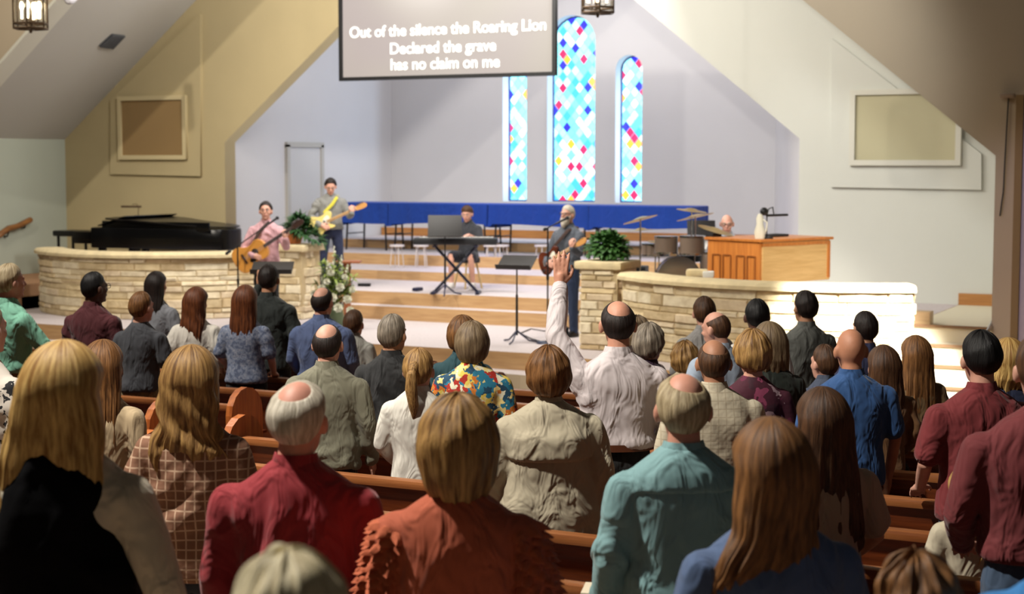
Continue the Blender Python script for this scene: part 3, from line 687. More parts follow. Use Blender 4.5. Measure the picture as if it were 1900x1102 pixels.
def strand(P, L=.2):
    P = np.asarray(P); a, b = P.shape[:2]; ph = np.linspace(0, 2 * np.pi, b, endpoint=False); S = []
    for i in range(a): S.append(np.stack([np.cos(ph), np.sin(ph), np.full(b, i / a * (.25 + L))], 1))
    S = np.array(S).reshape(-1, 3); return np.vstack([S, [[0, 0, 0]], [[0, 0, 1]]])
def hair_obj(name, g, m, parent):
    me = mesh_of(g, name); at = me.attributes.new('strand', 'FLOAT_VECTOR', 'POINT')
    n = len(me.vertices); S = np.zeros((n, 3)); k = min(n, len(g.strand)); S[:k] = g.strand[:k]
    if n > k: 
        c = g.arr()[k:]; S[k:] = np.stack([c[:, 0] * 22, c[:, 1] * 22, c[:, 2] * 1.5], 1)
    at.data.foreach_set('vector', S.ravel()); return obj(name, me, m, parent)
def hair_cap(th=.014, zs=1.0, bald=0, back=-60, side=0, front=42, vol=1.0, seed=0, bald_dir=(0, -.50, 1), tuft=.09, n=72, m=56):
    rs = np.random.RandomState(seed); P = []
    E = np.array([.077, .097, .106]); C = np.array([0, -.008, 0])
    bd = unit(bald_dir); q = rs.rand(8) * 6.28
    for i in range(1, m):
        t = math.pi * i / m; ph = np.linspace(0, 2 * np.pi, n, endpoint=False)
        d = np.stack([math.sin(t) * np.cos(ph), math.sin(t) * np.sin(ph), np.full(n, math.cos(t))], 1)
        e = np.degrees(np.arcsin(d[:, 2])); az = np.degrees(np.arctan2(np.abs(d[:, 0]), -d[:, 1]))
        lim = np.interp(az, [0, 50, 78, 98, 118, 145, 180], [back, back + 4, back * .5 + side * .5 - 6, side + 2, front * .55, front - 4, front])
        mk = smooth01((e - lim + 5) / 14); ear = np.exp(-(((az - 96) / 16) ** 2 + ((e + 14) / 22) ** 2))
        if bald:
            ang = np.degrees(np.arccos(np.clip(d @ bd, -1, 1))); mk = mk * smooth01((ang - bald + 16) / 44)
        r = 1 / np.sqrt(((d / E) ** 2).sum(1))
        nz = np.sin(ph * 9 + q[0] + 2 * t) * .35 + np.sin(ph * 17 + q[1] - 3 * t) * .3 + np.sin(ph * 31 + q[2]) * .2 + np.sin(t * 9 + q[3] + ph * 3) * .25
        tk = th * (1 + tuft * 2.2 * nz) * (1 + (vol - 1) * smooth01((e + 30) / 60))
        tk = tk * (.35 + .65 * smooth01((e - lim) / 40)) * (1 - .75 * ear * (side > -25))
        Q = C + d * (r + mk * tk - (1 - smooth01(mk * 6)) * .012)[:, None]; Q[:, 2] = np.where((Q[:, 2] < 0) & (mk > .5), Q[:, 2] * zs, Q[:, 2]); P.append(Q)
    g = Geo().grid(P); g.strand = strand(P); return g
def hair_long(L=.35, th=.02, wmid=.095, wbot=.13, depth=.10, wave=0, seed=0, n=96, front=0.02, ragged=.075, tip=.5, lean=0.0, part=0):
    th *= 1.25; wmid = max(wmid, .080 + th); wbot = max(wbot, wmid * .98) if L > .25 else wbot
    rs = np.random.RandomState(seed); q = rs.rand(12) * 6.28; P = []
    ph = np.linspace(0, 2 * np.pi, n, endpoint=False); N = 46
    top = .106 + th
    zs = [top * math.cos(a) for a in np.linspace(.10, math.pi / 2, 13)] + list(np.linspace(0, -L, N - 13)[1:])
    for k, z in enumerate(zs):
        if z >= 0:
            s = math.sqrt(max(0, 1 - (z / top) ** 2)); hw = (.078 + th) * s; yb = -(.104 + th) * s; yf = (.088 + th * .6) * s
            if z < .06: yf = yf * (1 - smooth01((.06 - z) / .06)) + (front + .02) * smooth01((.06 - z) / .06)
        else:
            t = -z / L; hw = np.interp(-z, [0, .10, .16, L * .9, L], [.078 + th, wmid, wmid * 1.03, wbot, wbot * tip])
            yb = np.interp(-z, [0, .10, .22, L], [-(.104 + th), -(.098 + th), -.115 - th * .5, -.125])
            yf = np.interp(-z, [0, .10, .20, L], [front + .02, front, -.035, -.06])
            if L < .25: yb = np.interp(-z, [0, .10, L], [-(.104 + th), -(.10 + th), -(.075 + th * .3)]); yf = front + .015
            if -z > L * .8 and L >= .25: sh = (-z / L - .8) / .2; yb = yb + .03 * sh
        cx, cy = np.cos(ph), np.sin(ph); p = 2.3
        X = hw * np.sign(cx) * np.abs(cx) ** (2 / p); Yc, Yr = (yb + yf) / 2, (yf - yb) / 2
        Yy = Yc + Yr * np.sign(cy) * np.abs(cy) ** (2 / p)
        f = max(0, -z) / L
        gr = (np.sin(ph * 11 + q[0] + z * 4) * .4 + np.sin(ph * 19 + q[1] - z * 7) * .35 + np.sin(ph * 37 + q[2] + z * 3) * .3)
        amp = .0012 + .0075 * f
        X = X + cx * gr * amp; Yy = Yy + cy * gr * amp
        if part: 
            X = X; Yy = Yy
        if wave: 
            X = X + wave * f ** .5 * (np.sin(z * 38 + q[4] + ph * 1.5) * .8 + np.sin(z * 61 + q[5] + ph * 3) * .5) * np.abs(cx)
            Yy = Yy + wave * f ** .5 * np.sin(z * 46 + q[6] + ph * 4) * .7
        X = X + lean * f * f
        rag = ragged * f ** 6 * (np.sin(ph * 5 + q[7]) * .5 + np.sin(ph * 11 + q[8]) * .4 + np.sin(ph * 23 + q[9]) * .3)
        P.append(np.stack([X, Yy - .004, z + rag], 1))
    g = Geo().grid(P); g.strand = strand(P, L); return g
def hand_geo(g, wr, d, nrm, sgn=1, curl=.35, k=1.0, spread=.1):
    """palm, four bent fingers of unequal length and a thumb; d = hand direction, nrm = back of the hand, sgn = side of the thumb"""
    wr = np.asarray(wr, float); d = unit(d); nrm = unit(np.asarray(nrm, float) - d * np.dot(nrm, d)); t = np.cross(d, nrm) * sgn
    Ls = [(.040, .024, .019), (.045, .028, .020), (.041, .026, .020), (.032, .019, .017)]
    for i in range(4):
        off = (.0285 - .019 * i) * k; kn = wr + d * (.088 - .004 * abs(i - 1)) * k + t * off
        g.tube([wr + t * off * .55 + d * .012 * k, wr + t * off * .85 + d * .05 * k, kn], [.014 * k, .0135 * k, .0110 * k], 8)
        a = (1.5 - i) * spread; dd = unit(d * math.cos(a) + t * math.sin(a)); pts = [kn]; ang = curl * .6
        for L in Ls[i]:
            ang_d = unit(dd * math.cos(ang) - nrm * math.sin(ang)); pts.append(pts[-1] + ang_d * L * k); ang += curl
        g.tube(pts, [.0100 * k, .0092 * k, .0084 * k, .0070 * k], 8)
    b = wr + d * .022 * k + t * .020 * k; dir1 = unit(d * .75 + t * .75 - nrm * .25)
    g.tube([b, b + dir1 * .045 * k, b + dir1 * .045 * k + unit(d + t * .35 - nrm * .25) * .032 * k, b + dir1 * .045 * k + unit(d + t * .1 - nrm * .3) * .056 * k], [.016 * k, .0125 * k, .0108 * k, .0085 * k], 8)
    g.tube([wr, wr + d * .05 * k], [.022 * k, .026 * k], 10)
ARMS = {
    'down': [((.240, -.020, 1.12), (.240, .085, .885), (0, .25, -1), (1, 0, .1), .35)],
    'front': [((.245, -.010, 1.13), (.190, .210, .975), (-.2, 1, -.25), (.25, .15, 1), .5)],
    'clasp': [((.240, .00, 1.12), (.075, .225, 1.03), (-1, .35, .0), (.1, 1, .2), .6)],
    'back': [((.250, -.06, 1.13), (.215, .02, .90), (-.1, .2, -1), (1, 0, 0), .35)],
}
def xmir(v): return (-v[0], v[1], v[2])
PEOPLE_LOG = []
def person(label, x, y, c, yaw=0, W=1.0, D=1.0, hips=1.0, sk=(196, 148, 118), hair=('cap', {}), hc=None, top=None, sleeve='long', hem=.86, collar=True, pants=None,
           belt=None, head=(0, 0, 0), arms='front', la=None, ra=None, slot=True, zbase=None, hs=None, H=None, vox=.0095, fold=.013, seat=False, legs=None, group='congregation', face=False, glasses=False,
           beard=None, tvox=.013, seed=None, vest=None, ruffle=None, yoke=0, crouch=0.0, slope=0, fitted=0.0, lean=0.0):
    seed = seed if seed is not None else int(x * 7 + y)
    if slot:
        p = at_c(x, y, c); S = SLOT_A if p.x < -6.2 else SLOT_B
        best = min([q + .64 for q in S] + [S[0] - .45, S[0] - 1.38, S[0] - 2.3, S[-1] + 1.4], key=lambda q: abs(q - c))
        if abs(best - c) < .6: c = best
    p = at_c(x, y, c); zf = floor_z(p.y) if zbase is None else zbase
    Hh = (p.z - zf) - .010
    PEOPLE_LOG.append((label[:40], round(Hh, 2), round(c, 2), round(p.x, 2)))
    if seat: k = H / 1.75
    else: k = Hh / 1.75
    hs = hs or k ** .45
    root = thing('person', label, 'person', (p.x, p.y, zf), 0, group)
    root.rotation_euler = (0, 0, PSI - R(yaw))
    hd = rotm(*head); neck = np.array([0, -.015, 1.515])
    hc_ = np.array([0, .012, 1.75 - .118 * hs / k])        # skull centre in k-scaled units before the tilt
    if seat:                        # whole trunk lowered, thighs forward
        drop = 1.75 - Hh / k
    else: drop = 0
    hcc = neck + hd @ (hc_ - neck) * 1.0
    def HX(a): return (np.asarray(a) * (hs / k)) @ hd.T + hcc
    def KX(a): 
        a = a.copy(); a[:, 2] -= drop; a[:, 0] += lean * np.clip(a[:, 2] - 1.0, 0, 2); return a * k
    wd = W
    shx = .178 * wd
    A0 = ARMS[arms][0]
    def arm(s, ov):
        if ov is None: el, wr, hdv, hn, cu = A0; el = (el[0] * (.35 + .65 * wd), el[1], el[2]); wr = (wr[0] * (.35 + .65 * wd), wr[1], wr[2])
        else: el, wr, hdv, hn, cu = ov
        if s < 0 and ov is None: el, wr, hdv, hn = xmir(el), xmir(wr), xmir(hdv), xmir(hn)
        return np.array([s * shx, -.014, 1.350]), np.array(el), np.array(wr), hdv, hn, cu
    RA_, LA_ = arm(1, ra), arm(-1, la)
    # body
    g = Geo(); hg = Geo(); head_geo(hg); hg.xf(HX); 
    g.tube([hcc + hd @ np.array([0, -.022, -.055]), neck + np.array([0, -.005, -.005]), (0, -.012, 1.43)], [.053, .056, .070], 14)
    g.loft([(0, 0, .82, .10 * wd, .07), (0, 0, .92, .150 * wd, .10 * D), (0, 0, 1.08, .125 * wd, .085 * D), (0, 0, 1.25, .150 * wd, .10 * D), (0, -.005, 1.38, .155 * wd, .085), (0, -.01, 1.455, .10 * wd, .06), (0, -.012, 1.49, .06, .055)])
    for s, a in ((1, RA_), (-1, LA_)):
        g.tube([a[0], (a[0] + a[1]) / 2, a[1], (a[1] * .55 + a[2] * .45), a[2]], [.048, .044, .036, .034, .026], 10)
        th = s * (1 if (a is RA_) else 1)
        hand_geo(g, a[2], a[3], a[4], sgn=(-1 if s > 0 else 1), curl=a[5])
    hipz = .90
    if seat: LG = legs or [((.09, .0, hipz), (.13, .43, .93), (.12, .40, .50)), ((-.09, 0, hipz), (-.13, .43, .93), (-.12, .42, .50))]
    else: LG = legs or [((.088, 0, hipz), (.098, .012, .48), (.100, -.01, .09)), ((-.088, 0, hipz), (-.098, .012, .48), (-.100, -.01, .09))]
    for h, kn, an in LG:
        h, kn, an = map(np.array, (h, kn, an)); g.tube([h, (h + kn) / 2, kn, kn * .65 + an * .35, an, an + (0, .02, -.03)], [.085, .066, .050, .050, .034, .034], 12)
        g.tube([an + (0, -.03, -.045), an + (0, .13, -.065)], [.032, .026], 8)
    g.merge(hg); g.xf(KX)
    body = obj('body', remesh(g, vox, 3, 'body'), skin(sk), root)
    # upper garment
    if top:
        tg = Geo(); hz = hem; b = hips
        tr = [(0, -.004, hz, .178 * wd * b, .128 * D), (0, -.004, max(hz + .03, .93), .180 * wd * b, .130 * D)]
        wst = .162 * (1 - fitted) + (b - 1) * .10
        tr += [(0, -.004, 1.08, wst * wd, .117 * D), (0, -.004, 1.22, .176 * wd, .124 * D), (0, -.010, 1.32, .188 * wd, .120 * D), (0, -.014, 1.375, .182 * wd, .106),
               (0, -.018, 1.42, .152 * wd, .090), (0, -.018, 1.452, .112 * wd, .078), (0, -.016, 1.482, .076, .066), (0, -.014, 1.498, .060, .058)]
        tg.loft(tr, 36, 2.35)
        for s, a in ((1, RA_), (-1, LA_)):
            sh, el, wr = a[:3]; j = sh * 1.0
            if sleeve == 'long': tg.tube([j, (j + el) / 2, el, (el + wr) / 2, wr - unit(wr - el) * .012], [.066, .062, .053, .050, .040], 14)
            elif sleeve == 'mid': tg.tube([j, (j + el) / 2, el, el * .5 + wr * .5], [.070, .066, .060, .056], 14)
            elif sleeve == 'puff': tg.tube([j, (j + el) / 2, el, el * .6 + wr * .4], [.078, .100, .085, .048], 14)
            elif sleeve == 'short': tg.tube([j, (j + el) / 2, j * .22 + el * .78], [.070, .068, .066], 14)
        tg.xf(KX); me = remesh(tg, tvox, 5, 'shirt')
        folds(me, fold * k, seed, 1.0, lambda co: np.clip((1.50 * k - drop * k - co[:, 2]) / .25, .12, 1))
        sh_o = obj('shirt', me, top, root)
        if collar:
            cg = Geo(); P = []
            for r_, z in ((.074, 1.455), (.067, 1.488), (.061, 1.516), (.066, 1.518), (.075, 1.490), (.084, 1.455)):
                ph = np.linspace(0, 2 * np.pi, 28, endpoint=False); P.append(np.stack([r_ * np.cos(ph) * 1.0, -.012 + (r_) * np.sin(ph), z - .022 * (np.sin(ph) > 0) * np.sin(ph) - .0], 1))
            P.append(P[0]); cg.grid(P, caps=False); cg.xf(KX); obj('collar', cg, top, sh_o)
        if yoke:
            yg = Geo(); yr = [(r[0], r[1], r[2], r[3] * 1.02 + .010, r[4] * 1.02 + .011) for r in tr if r[2] > yoke + .02]
            r0 = [np.interp(yoke, [q[2] for q in tr], [q[j] for q in tr]) for j in (3, 4)]
            yg.loft([(0, -.010, yoke, r0[0] * 1.02 + .012, r0[1] * 1.02 + .013)] + yr, 36, 2.35)
            for s, a in ((1, RA_), (-1, LA_)): yg.tube([a[0], a[0] + (a[1] - a[0]) * .35], [.071, .072], 14)
            yg.xf(KX); me = remesh(yg, tvox, 3, 'yoke'); folds(me, fold * k * .5, seed, 1.0, lambda co: np.clip((1.50 * k - co[:, 2]) / .25, .12, 1)); obj('yoke', me, top, sh_o)
        if ruffle:
            rs = random.Random(seed)
            for s, a in ((1, RA_), (-1, LA_)):
                rg = Geo()
                sh, el = a[0], a[1]
                for q in range(9):
                    t_ = -.12 + q * .115; c0 = sh + (el - sh) * t_; ax = unit(el - sh); P = []; nn = 40; r0 = .062 - .001 * q
                    e1 = unit(np.cross(ax, (0, 1, 0))); e2 = np.cross(ax, e1); fz = rs.random() * 6
                    for rr, dz in ((r0 * .9, -.01), (r0 + .016, .010), (r0 + .026, .028)):
                        pt = []
                        for m_ in range(nn):
                            a_ = 2 * math.pi * m_ / nn; wv = (rr - r0 * .9) * .5 * math.sin(a_ * 9 + fz) ; rr2 = rr + wv
                            pt.append(c0 + ax * (dz + wv * .4) + (e1 * math.cos(a_) + e2 * math.sin(a_)) * rr2)
                        P.append(pt)
                    rg.grid(P, caps=False)
                rg.xf(KX); obj('ruffled_sleeve', rg, ruffle, sh_o)
        if vest:
            vg = Geo(); vg.loft([(r[0], r[1], r[2], r[3] * 1.035 + .016, r[4] * 1.05 + .022) if r[2] < 1.30 else (r[0], r[1], r[2], r[3] * .84, r[4] * 1.06 + .022) for r in tr[:-1]], 36, 2.35)
            vg.xf(KX); me = remesh(vg, tvox, 4, 'vest'); folds(me, fold * k * .7, seed + 3); obj('vest', me, vest, root)
    if pants:
        pg = Geo()
        pg.loft([(0, 0, .80, .13 * wd * hips, .10), (0, -.006, .90, .160 * wd * hips, .108 * D), (0, -.004, 1.0, .150 * wd * (hips * .5 + .5), .100 * D), (0, 0, 1.035, .146 * wd * (hips * .5 + .5), .098 * D)], 28)
        for h, kn, an in LG:
            h, kn, an = map(np.array, (h, kn, an))
            if seat and legs != 'long' and seat == 'shorts': pg.tube([h, (h + kn) / 2, h * .15 + kn * .85], [.105, .100, .095], 14)
            else: pg.tube([h, (h + kn) / 2, kn, (kn + an) / 2, an - (0, 0, .01)], [.098, .086, .072, .068, .060], 14)
        pg.xf(KX); me = remesh(pg, .016, 4, 'trousers'); folds(me, .006, seed + 9); obj('trousers', me, pants, root)
        for h, kn, an in LG:
            an = np.array(an); sg = Geo(); sg.loft([(an[0], an[1] + .045, an[2] - .088, .046, .135), (an[0], an[1] + .045, an[2] - .07, .050, .140), (an[0], an[1] + .04, an[2] - .05, .048, .13), (an[0], an[1] + .0, an[2] - .015, .042, .07), (an[0], an[1] - .01, an[2] + .01, .038, .045)], 20, 2.2)
            sg.xf(KX); obj('shoe', sg, mat('shoe_black', (22, 20, 20), .4) if seat != 'shorts' else mat('shoe_white', (215, 210, 205), .6), root)
    if belt:
        bg = Geo(); bg.loft([(0, -.004, 1.005, .172 * wd * (hips * .5 + .5), .128 * D), (0, -.004, 1.04, .172 * wd * (hips * .5 + .5), .128 * D)], 36, 2.35); bg.xf(KX); obj('belt', bg, belt, root)
    # hair
    if hair:
        kind, a = hair
        a = dict(a)
        hg = hair_cap(seed=seed, **a) if kind in ('cap', 'pony') else hair_long(seed=seed, **a)
        if kind == 'pony':
            hg.tube([(0, -.112, .01), (0, -.150, -.02), (.0, -.155, -.10), (.01, -.140, -.20), (.005, -.125, -.27)], [.020, .030, .036, .030, .010], 14)
            hg.tube([(0, -.10, .03), (0, -.12, .0)], [.03, .03], 12)
        hg.xf(HX); hg.xf(KX); hair_obj('hair', hg, hc, root)
    if face:
        eg = Geo(); 
        for s in (-1, 1): eg.ell((s * .030, .084, .001), (.0125, .0085, .0075))
        eg.xf(HX); eg.xf(KX); e = obj('eyes', eg, mat('eye_white', (225, 220, 215), .3), body)
        ig = Geo()
        for s in (-1, 1): ig.ell((s * .030, .0895, .001), (.0055, .004, .0055))
        ig.xf(HX); ig.xf(KX); obj('irises', ig, mat('eye_dark', (40, 28, 22), .3), e)
        lg = Geo().tube([(-.022, .0945, -.070), (0, .1015, -.068), (.022, .0945, -.070)], [.004, .0065, .004], 8); lg.xf(HX); lg.xf(KX); obj('lips', lg, mat('lips', (170, 96, 88), .5), body)
        bg = Geo()
        for s in (-1, 1): bg.tube([(s * .048, .083, .022), (s * .03, .095, .026), (s * .014, .094, .021)], [.003, .005, .004], 6)
        bg.xf(HX); bg.xf(KX); obj('eyebrows', bg, hc or mat('brow', (90, 70, 56), .8), body)
    if beard:
        bg = Geo().ell((0, .052, -.100), (.062, .060, .062), 24, 16).ell((0, .078, -.135), (.040, .040, .050), 20, 14).tube([(-.066, .02, -.03), (-.058, .06, -.075), (0, .098, -.058), (.058, .06, -.075), (.066, .02, -.03)], [.014, .017, .010, .017, .014], 10)
        bg.xf(HX); bg.xf(KX); me = remesh(bg, .008, 2, 'beard'); folds(me, .003, 4, 3); obj('beard', me, beard, root)
    if glasses:
        gg = Geo()
        for s in (-1, 1):
            P = [(s * .031 + .024 * math.cos(a), .104, .002 + .019 * math.sin(a)) for a in np.linspace(0, 2 * math.pi, 15)]; gg.tube(P, .0022, 6, caps=False)
            gg.tube([(s * .056, .10, .006), (s * .078, .06, .008), (s * .084, -.01, .0)], .0022, 6)
        gg.tube([(-.008, .108, .004), (.008, .108, .004)], .002, 6); gg.xf(HX); gg.xf(KX); obj('glasses', gg, black_mat, root)
    return root, k, (HX, KX, RA_, LA_)

# hair colours
h_blonde = hairmat('hair_blonde', (222, 186, 116), (140, 98, 46)); h_dblonde = hairmat('hair_dark_blonde', (186, 146, 88), (96, 64, 32))
h_lbrown = hairmat('hair_light_brown', (150, 104, 60), (74, 46, 24)); h_brown = hairmat('hair_brown', (98, 66, 42), (52, 33, 22)); h_auburn = hairmat('hair_auburn', (128, 72, 38), (70, 36, 20))
h_dark = hairmat('hair_dark', (42, 30, 26), (22, 16, 14)); h_black = hairmat('hair_black', (22, 19, 20), (12, 11, 12))
h_grey = hairmat('hair_grey', (158, 146, 130), (84, 76, 66)); h_white = hairmat('hair_white', (220, 212, 196), (160, 150, 132)); h_sandy = hairmat('hair_sandy_grey', (200, 184, 150), (136, 116, 84)); h_gbrown = hairmat('hair_grey_brown', (140, 120, 92), (84, 66, 48))
S_L, S_M, S_P, S_D = (205, 156, 126), (188, 136, 104), (214, 160, 138), (92, 58, 44)
navy_p = cloth('navy_trousers', (26, 30, 46)); black_p = cloth('black_trousers', (18, 18, 20)); khaki = cloth('khaki_trousers', (140, 122, 84)); jeans = cloth('blue_jeans', (66, 86, 112)); grey_p = cloth('grey_trousers', (70, 70, 74))
brown_belt = mat('brown_belt', (96, 52, 30), .5)
# ------------------------------------------------------------------ the congregation (x, y = crown of the head; depth = row)
short = lambda **k: ('cap', k)
# -- left block, front rows
person('man with grey-blond hair in a mint green shirt and khakis at the left edge', 16, 487, 9.55, yaw=38, hair=short(th=.018), hc=h_sandy, sk=S_P, top=cloth('mint_shirt', (128, 190, 164)), pants=khaki, belt=brown_belt, hem=1.0, head=(10, 0, 0), arms='front', ra=((.27, .08, 1.18), (.27, .30, 1.0), (.2, 1, -.4), (.3, 0, 1), .4))
person('man with black hair and glasses in a dark maroon shirt before the left stone wall', 172, 501, 10.6, yaw=18, W=1.0, hair=short(th=.012, side=4), hc=h_black, sk=S_D, top=cloth('dark_maroon_shirt', (78, 22, 30)), pants=black_p, arms='front', head=(24, 0, 0), glasses=True)
person('boy in a charcoal tee shirt and khaki trousers beside a tall dark-haired woman', 260, 538, 10.55, yaw=12, W=.92, hair=short(th=.014), hc=h_lbrown, sk=S_P, top=cloth('charcoal_tee', (66, 68, 74)), sleeve='short', pants=khaki, hem=.92, arms='front', head=(20, 0, 0), collar=False)
person('woman with very long dark brown hair in a grey top behind the charcoal-shirted boy', 289, 501, 12.6, yaw=14, W=.86, hair=('long', dict(L=.52, wmid=.075, wbot=.08, th=.012, tip=.7)), hc=h_dark, sk=S_L, top=cloth('grey_top', (132, 134, 140)), pants=black_p, sleeve='short', collar=False, head=(8, 0, 0))
person('girl with half-tied brown hair in a white puff-sleeved blouse', 363, 532, 11.55, yaw=6, W=.88, hair=('long', dict(L=.36, wmid=.085, wbot=.075, th=.02, wave=.006)), hc=h_auburn, sk=S_P, top=cloth('white_blouse', (222, 216, 204)), sleeve='puff', pants=navy_p, collar=False, head=(14, 0, 0))
person('woman with long auburn hair in a grey-blue floral peplum blouse', 455, 529, 11.55, yaw=10, W=.90, hair=('long', dict(L=.38, wmid=.09, wbot=.095, th=.022)), hc=h_auburn, sk=S_P, top=ramp_tex('bluegrey_floral', 'noise', 38, [(0, (92, 102, 128)), (.45, (124, 134, 156)), (.57, (158, 162, 176)), (.62, (110, 120, 146))]), sleeve='short', hips=1.15, hem=.92, pants=black_p, collar=False)
person('man in a dark green-black suit jacket holding one hand up beside his head', 498, 488, 12.5, yaw=10, hair=short(th=.014), hc=h_dark, sk=S_M, top=cloth('dark_jacket', (36, 42, 40)), pants=black_p, la=((-.26, .16, 1.30), (-.17, .26, 1.54), (.1, .1, 1), (0, -1, 0), .25))
person('man with a bald spot in a slate blue shirt in front of the flower arrangement', 597, 528, 11.55, yaw=14, W=1.16, D=1.1, hair=short(th=.012, bald=48), hc=h_dark, sk=S_P, top=cloth('slate_blue_shirt', (84, 100, 140)), pants=grey_p, arms='front', head=(10, 0, 0))
person('small brown-haired boy in a pale grey shirt beside the slate blue shirt', 656, 572, 12.4, yaw=20, W=.95, hair=short(th=.014), hc=h_brown, sk=S_P, top=cloth('pale_grey_shirt', (160, 158, 150)), pants=khaki, sleeve='short', hs=.95)
person('balding man in an olive grey shirt standing ahead of the white-haired man in red', 607, 594, 8.65, yaw=8, W=1.10, D=1.05, hair=short(th=.012, bald=50), hc=h_dark, sk=S_P, top=cloth('olive_grey_shirt', (120, 118, 100)), pants=black_p, arms='down', head=(4, 0, 0))
person('grey-haired man in a black jacket behind the olive grey shirt', 727, 580, 9.5, yaw=14, W=1.05, hair=short(th=.016), hc=h_grey, sk=S_M, top=cloth('black_jacket', (34, 35, 37)), pants=black_p, arms='down', head=(12, 0, 0), hem=.80)
person('woman with a blonde ponytail in a white shirt behind the woman in orange', 776, 643, 8.2, yaw=8, W=.98, hair=('pony', dict(th=.016, side=-5)), hc=h_dblonde, sk=S_P, top=cloth('white_shirt', (214, 210, 200)), pants=black_p, arms='front', head=(6, 0, 0))
person('brown-haired woman in a dark teal top behind the tropical shirt', 858, 587, 10.2, yaw=8, W=.92, hair=('cap', dict(th=.034, back=-84, side=-60, front=30, tuft=.06)), hc=h_lbrown, sk=S_P, top=cloth('teal_top', (34, 72, 80)), pants=black_p, arms='down')
person('woman with an ash-blonde bob in a yellow, blue and red tropical shirt', 876, 598, 9.15, yaw=2, W=1.06, D=1.05, hair=('cap', dict(th=.034, back=-84, side=-55, front=30, tuft=.05, zs=1.12)), hc=h_gbrown, sk=S_P, top=ramp_tex('tropical_print', 'voronoi', 27, [(0, (236, 214, 140)), (.20, (38, 120, 150)), (.46, (176, 44, 32)), (.58, (226, 200, 90)), (.68, (30, 70, 96)), (.80, (230, 226, 200)), (.9, (206, 120, 40))]), sleeve='mid', pants=khaki, arms='front')
person('woman with short brown hair in a loose beige blouse with a back yoke', 1018, 645, 7.25, yaw=-4, W=1.16, D=1.3, hips=1.26, hair=('cap', dict(th=.034, back=-78, side=-45, front=30, tuft=.09)), hc=h_lbrown, sk=S_P, top=cloth('beige_blouse', (190, 180, 156)), yoke=1.20, sleeve='mid', pants=black_p, hem=.80, arms='down')
r16, k16, px16 = person('man in a pale lilac shirt raising his left arm high with an open hand', 1147, 550, 8.15, yaw=-6, W=1.06, hair=short(th=.013, bald=48), hc=h_dark, sk=(212, 152, 126), top=cloth('pale_lilac_shirt', (214, 204, 206)), pants=black_p, belt=brown_belt, hem=1.02,
       vox=.0065, la=((-.305, .06, 1.565), (-.262, .20, 1.80), (.06, .10, 1), (0, -1, .1), .10), ra=((.25, -.02, 1.14), (.25, .12, .93), (0, .3, -1), (1, 0, 0), .3))
person('grey-haired woman in a dark plum top right of the raised arm', 1203, 600, 10.1, yaw=16, W=.90, hair=('cap', dict(th=.030, back=-68, side=-35, front=30, tuft=.10)), hc=h_grey, sk=S_P, top=cloth('plum_top', (58, 36, 58)), pants=black_p, head=(14, 0, 0))
person('woman with curly grey-brown hair half hidden behind the raised-arm man', 1182, 589, 11.2, yaw=4, W=.88, hair=('cap', dict(th=.036, back=-75, side=-45, front=30, tuft=.16)), hc=h_gbrown, sk=S_P, top=cloth('dusty_top', (120, 100, 96)), pants=black_p)
person('young brown-haired man in a grey shirt, front row by the right stone wall', 1307, 548, 12.6, yaw=-4, W=.95, hair=short(th=.018), hc=h_brown, sk=S_P, top=cloth('light_grey_shirt', (150, 148, 146)), pants=grey_p)
person('bald man in a light blue shirt looking down to the left', 1336, 571, 11.1, yaw=-22, W=.98, hair=short(th=.007, bald=62, bald_dir=(0, .25, 1)), hc=h_brown, sk=S_P, top=cloth('light_blue_shirt', (170, 186, 206)), pants=grey_p, head=(-28, 10, 0), sleeve='short')
person('black-haired man in a white shirt in the front row by the organ', 1405, 552, 12.5, yaw=-4, W=.98, hair=short(th=.015, back=-48), hc=h_black, sk=S_D, top=cloth('bright_white_shirt', (226, 222, 216)), pants=black_p)
person('tall young man with dark hair in a grey-green shirt before the lit stone wall', 1496, 537, 13.0, yaw=-10, W=1.0, hair=short(th=.018), hc=h_dark, sk=S_M, top=cloth('grey_green_shirt', (96, 98, 94)), pants=grey_p, head=(-12, 0, 0))
person('woman with grey-brown hair in a black and dark green top', 1428, 597, 10.15, yaw=-12, W=.98, hair=('long', dict(L=.22, wmid=.095, wbot=.10, th=.022)), hc=h_gbrown, sk=S_P, top=cloth('black_green_top', (26, 34, 28)), pants=black_p)
person('dark-haired man in a navy shirt before the bright end of the wall', 1606, 574, 11.9, yaw=-20, W=.92, hair=short(th=.013), hc=h_dark, sk=S_M, top=cloth('navy_shirt', (46, 50, 84)), pants=black_p, head=(0, 0, 0))
person('bald man in a royal blue short-sleeved shirt', 1580, 602, 8.95, yaw=-6, W=1.12, D=1.05, hair=None, sk=(190, 132, 102), top=cloth('royal_blue_shirt', (44, 84, 138)), sleeve='short', pants=black_p, arms='down')
person('young boy with short brown hair left of the bald man in royal blue', 1531, 636, 11.0, yaw=-30, W=.95, hair=short(th=.014), hc=h_brown, sk=S_P, top=cloth('blue_tee', (60, 70, 90)), pants=khaki, hs=.93, sleeve='short')
person('woman with wavy dark brown hair right of the bald man in royal blue', 1640, 640, 10.1, yaw=-6, W=.88, hair=('long', dict(L=.36, wmid=.09, wbot=.10, th=.02, wave=.006)), hc=h_brown, sk=S_P, top=cloth('rust_top', (120, 84, 50)), pants=black_p)
person('woman with long straight dark blonde hair before the right-hand stairs', 1700, 622, 11.1, yaw=-8, W=.90, hair=('long', dict(L=.46, wmid=.095, wbot=.115, th=.02)), hc=h_lbrown, sk=S_P, top=cloth('tan_dress', (118, 92, 60)), pants=grey_p)
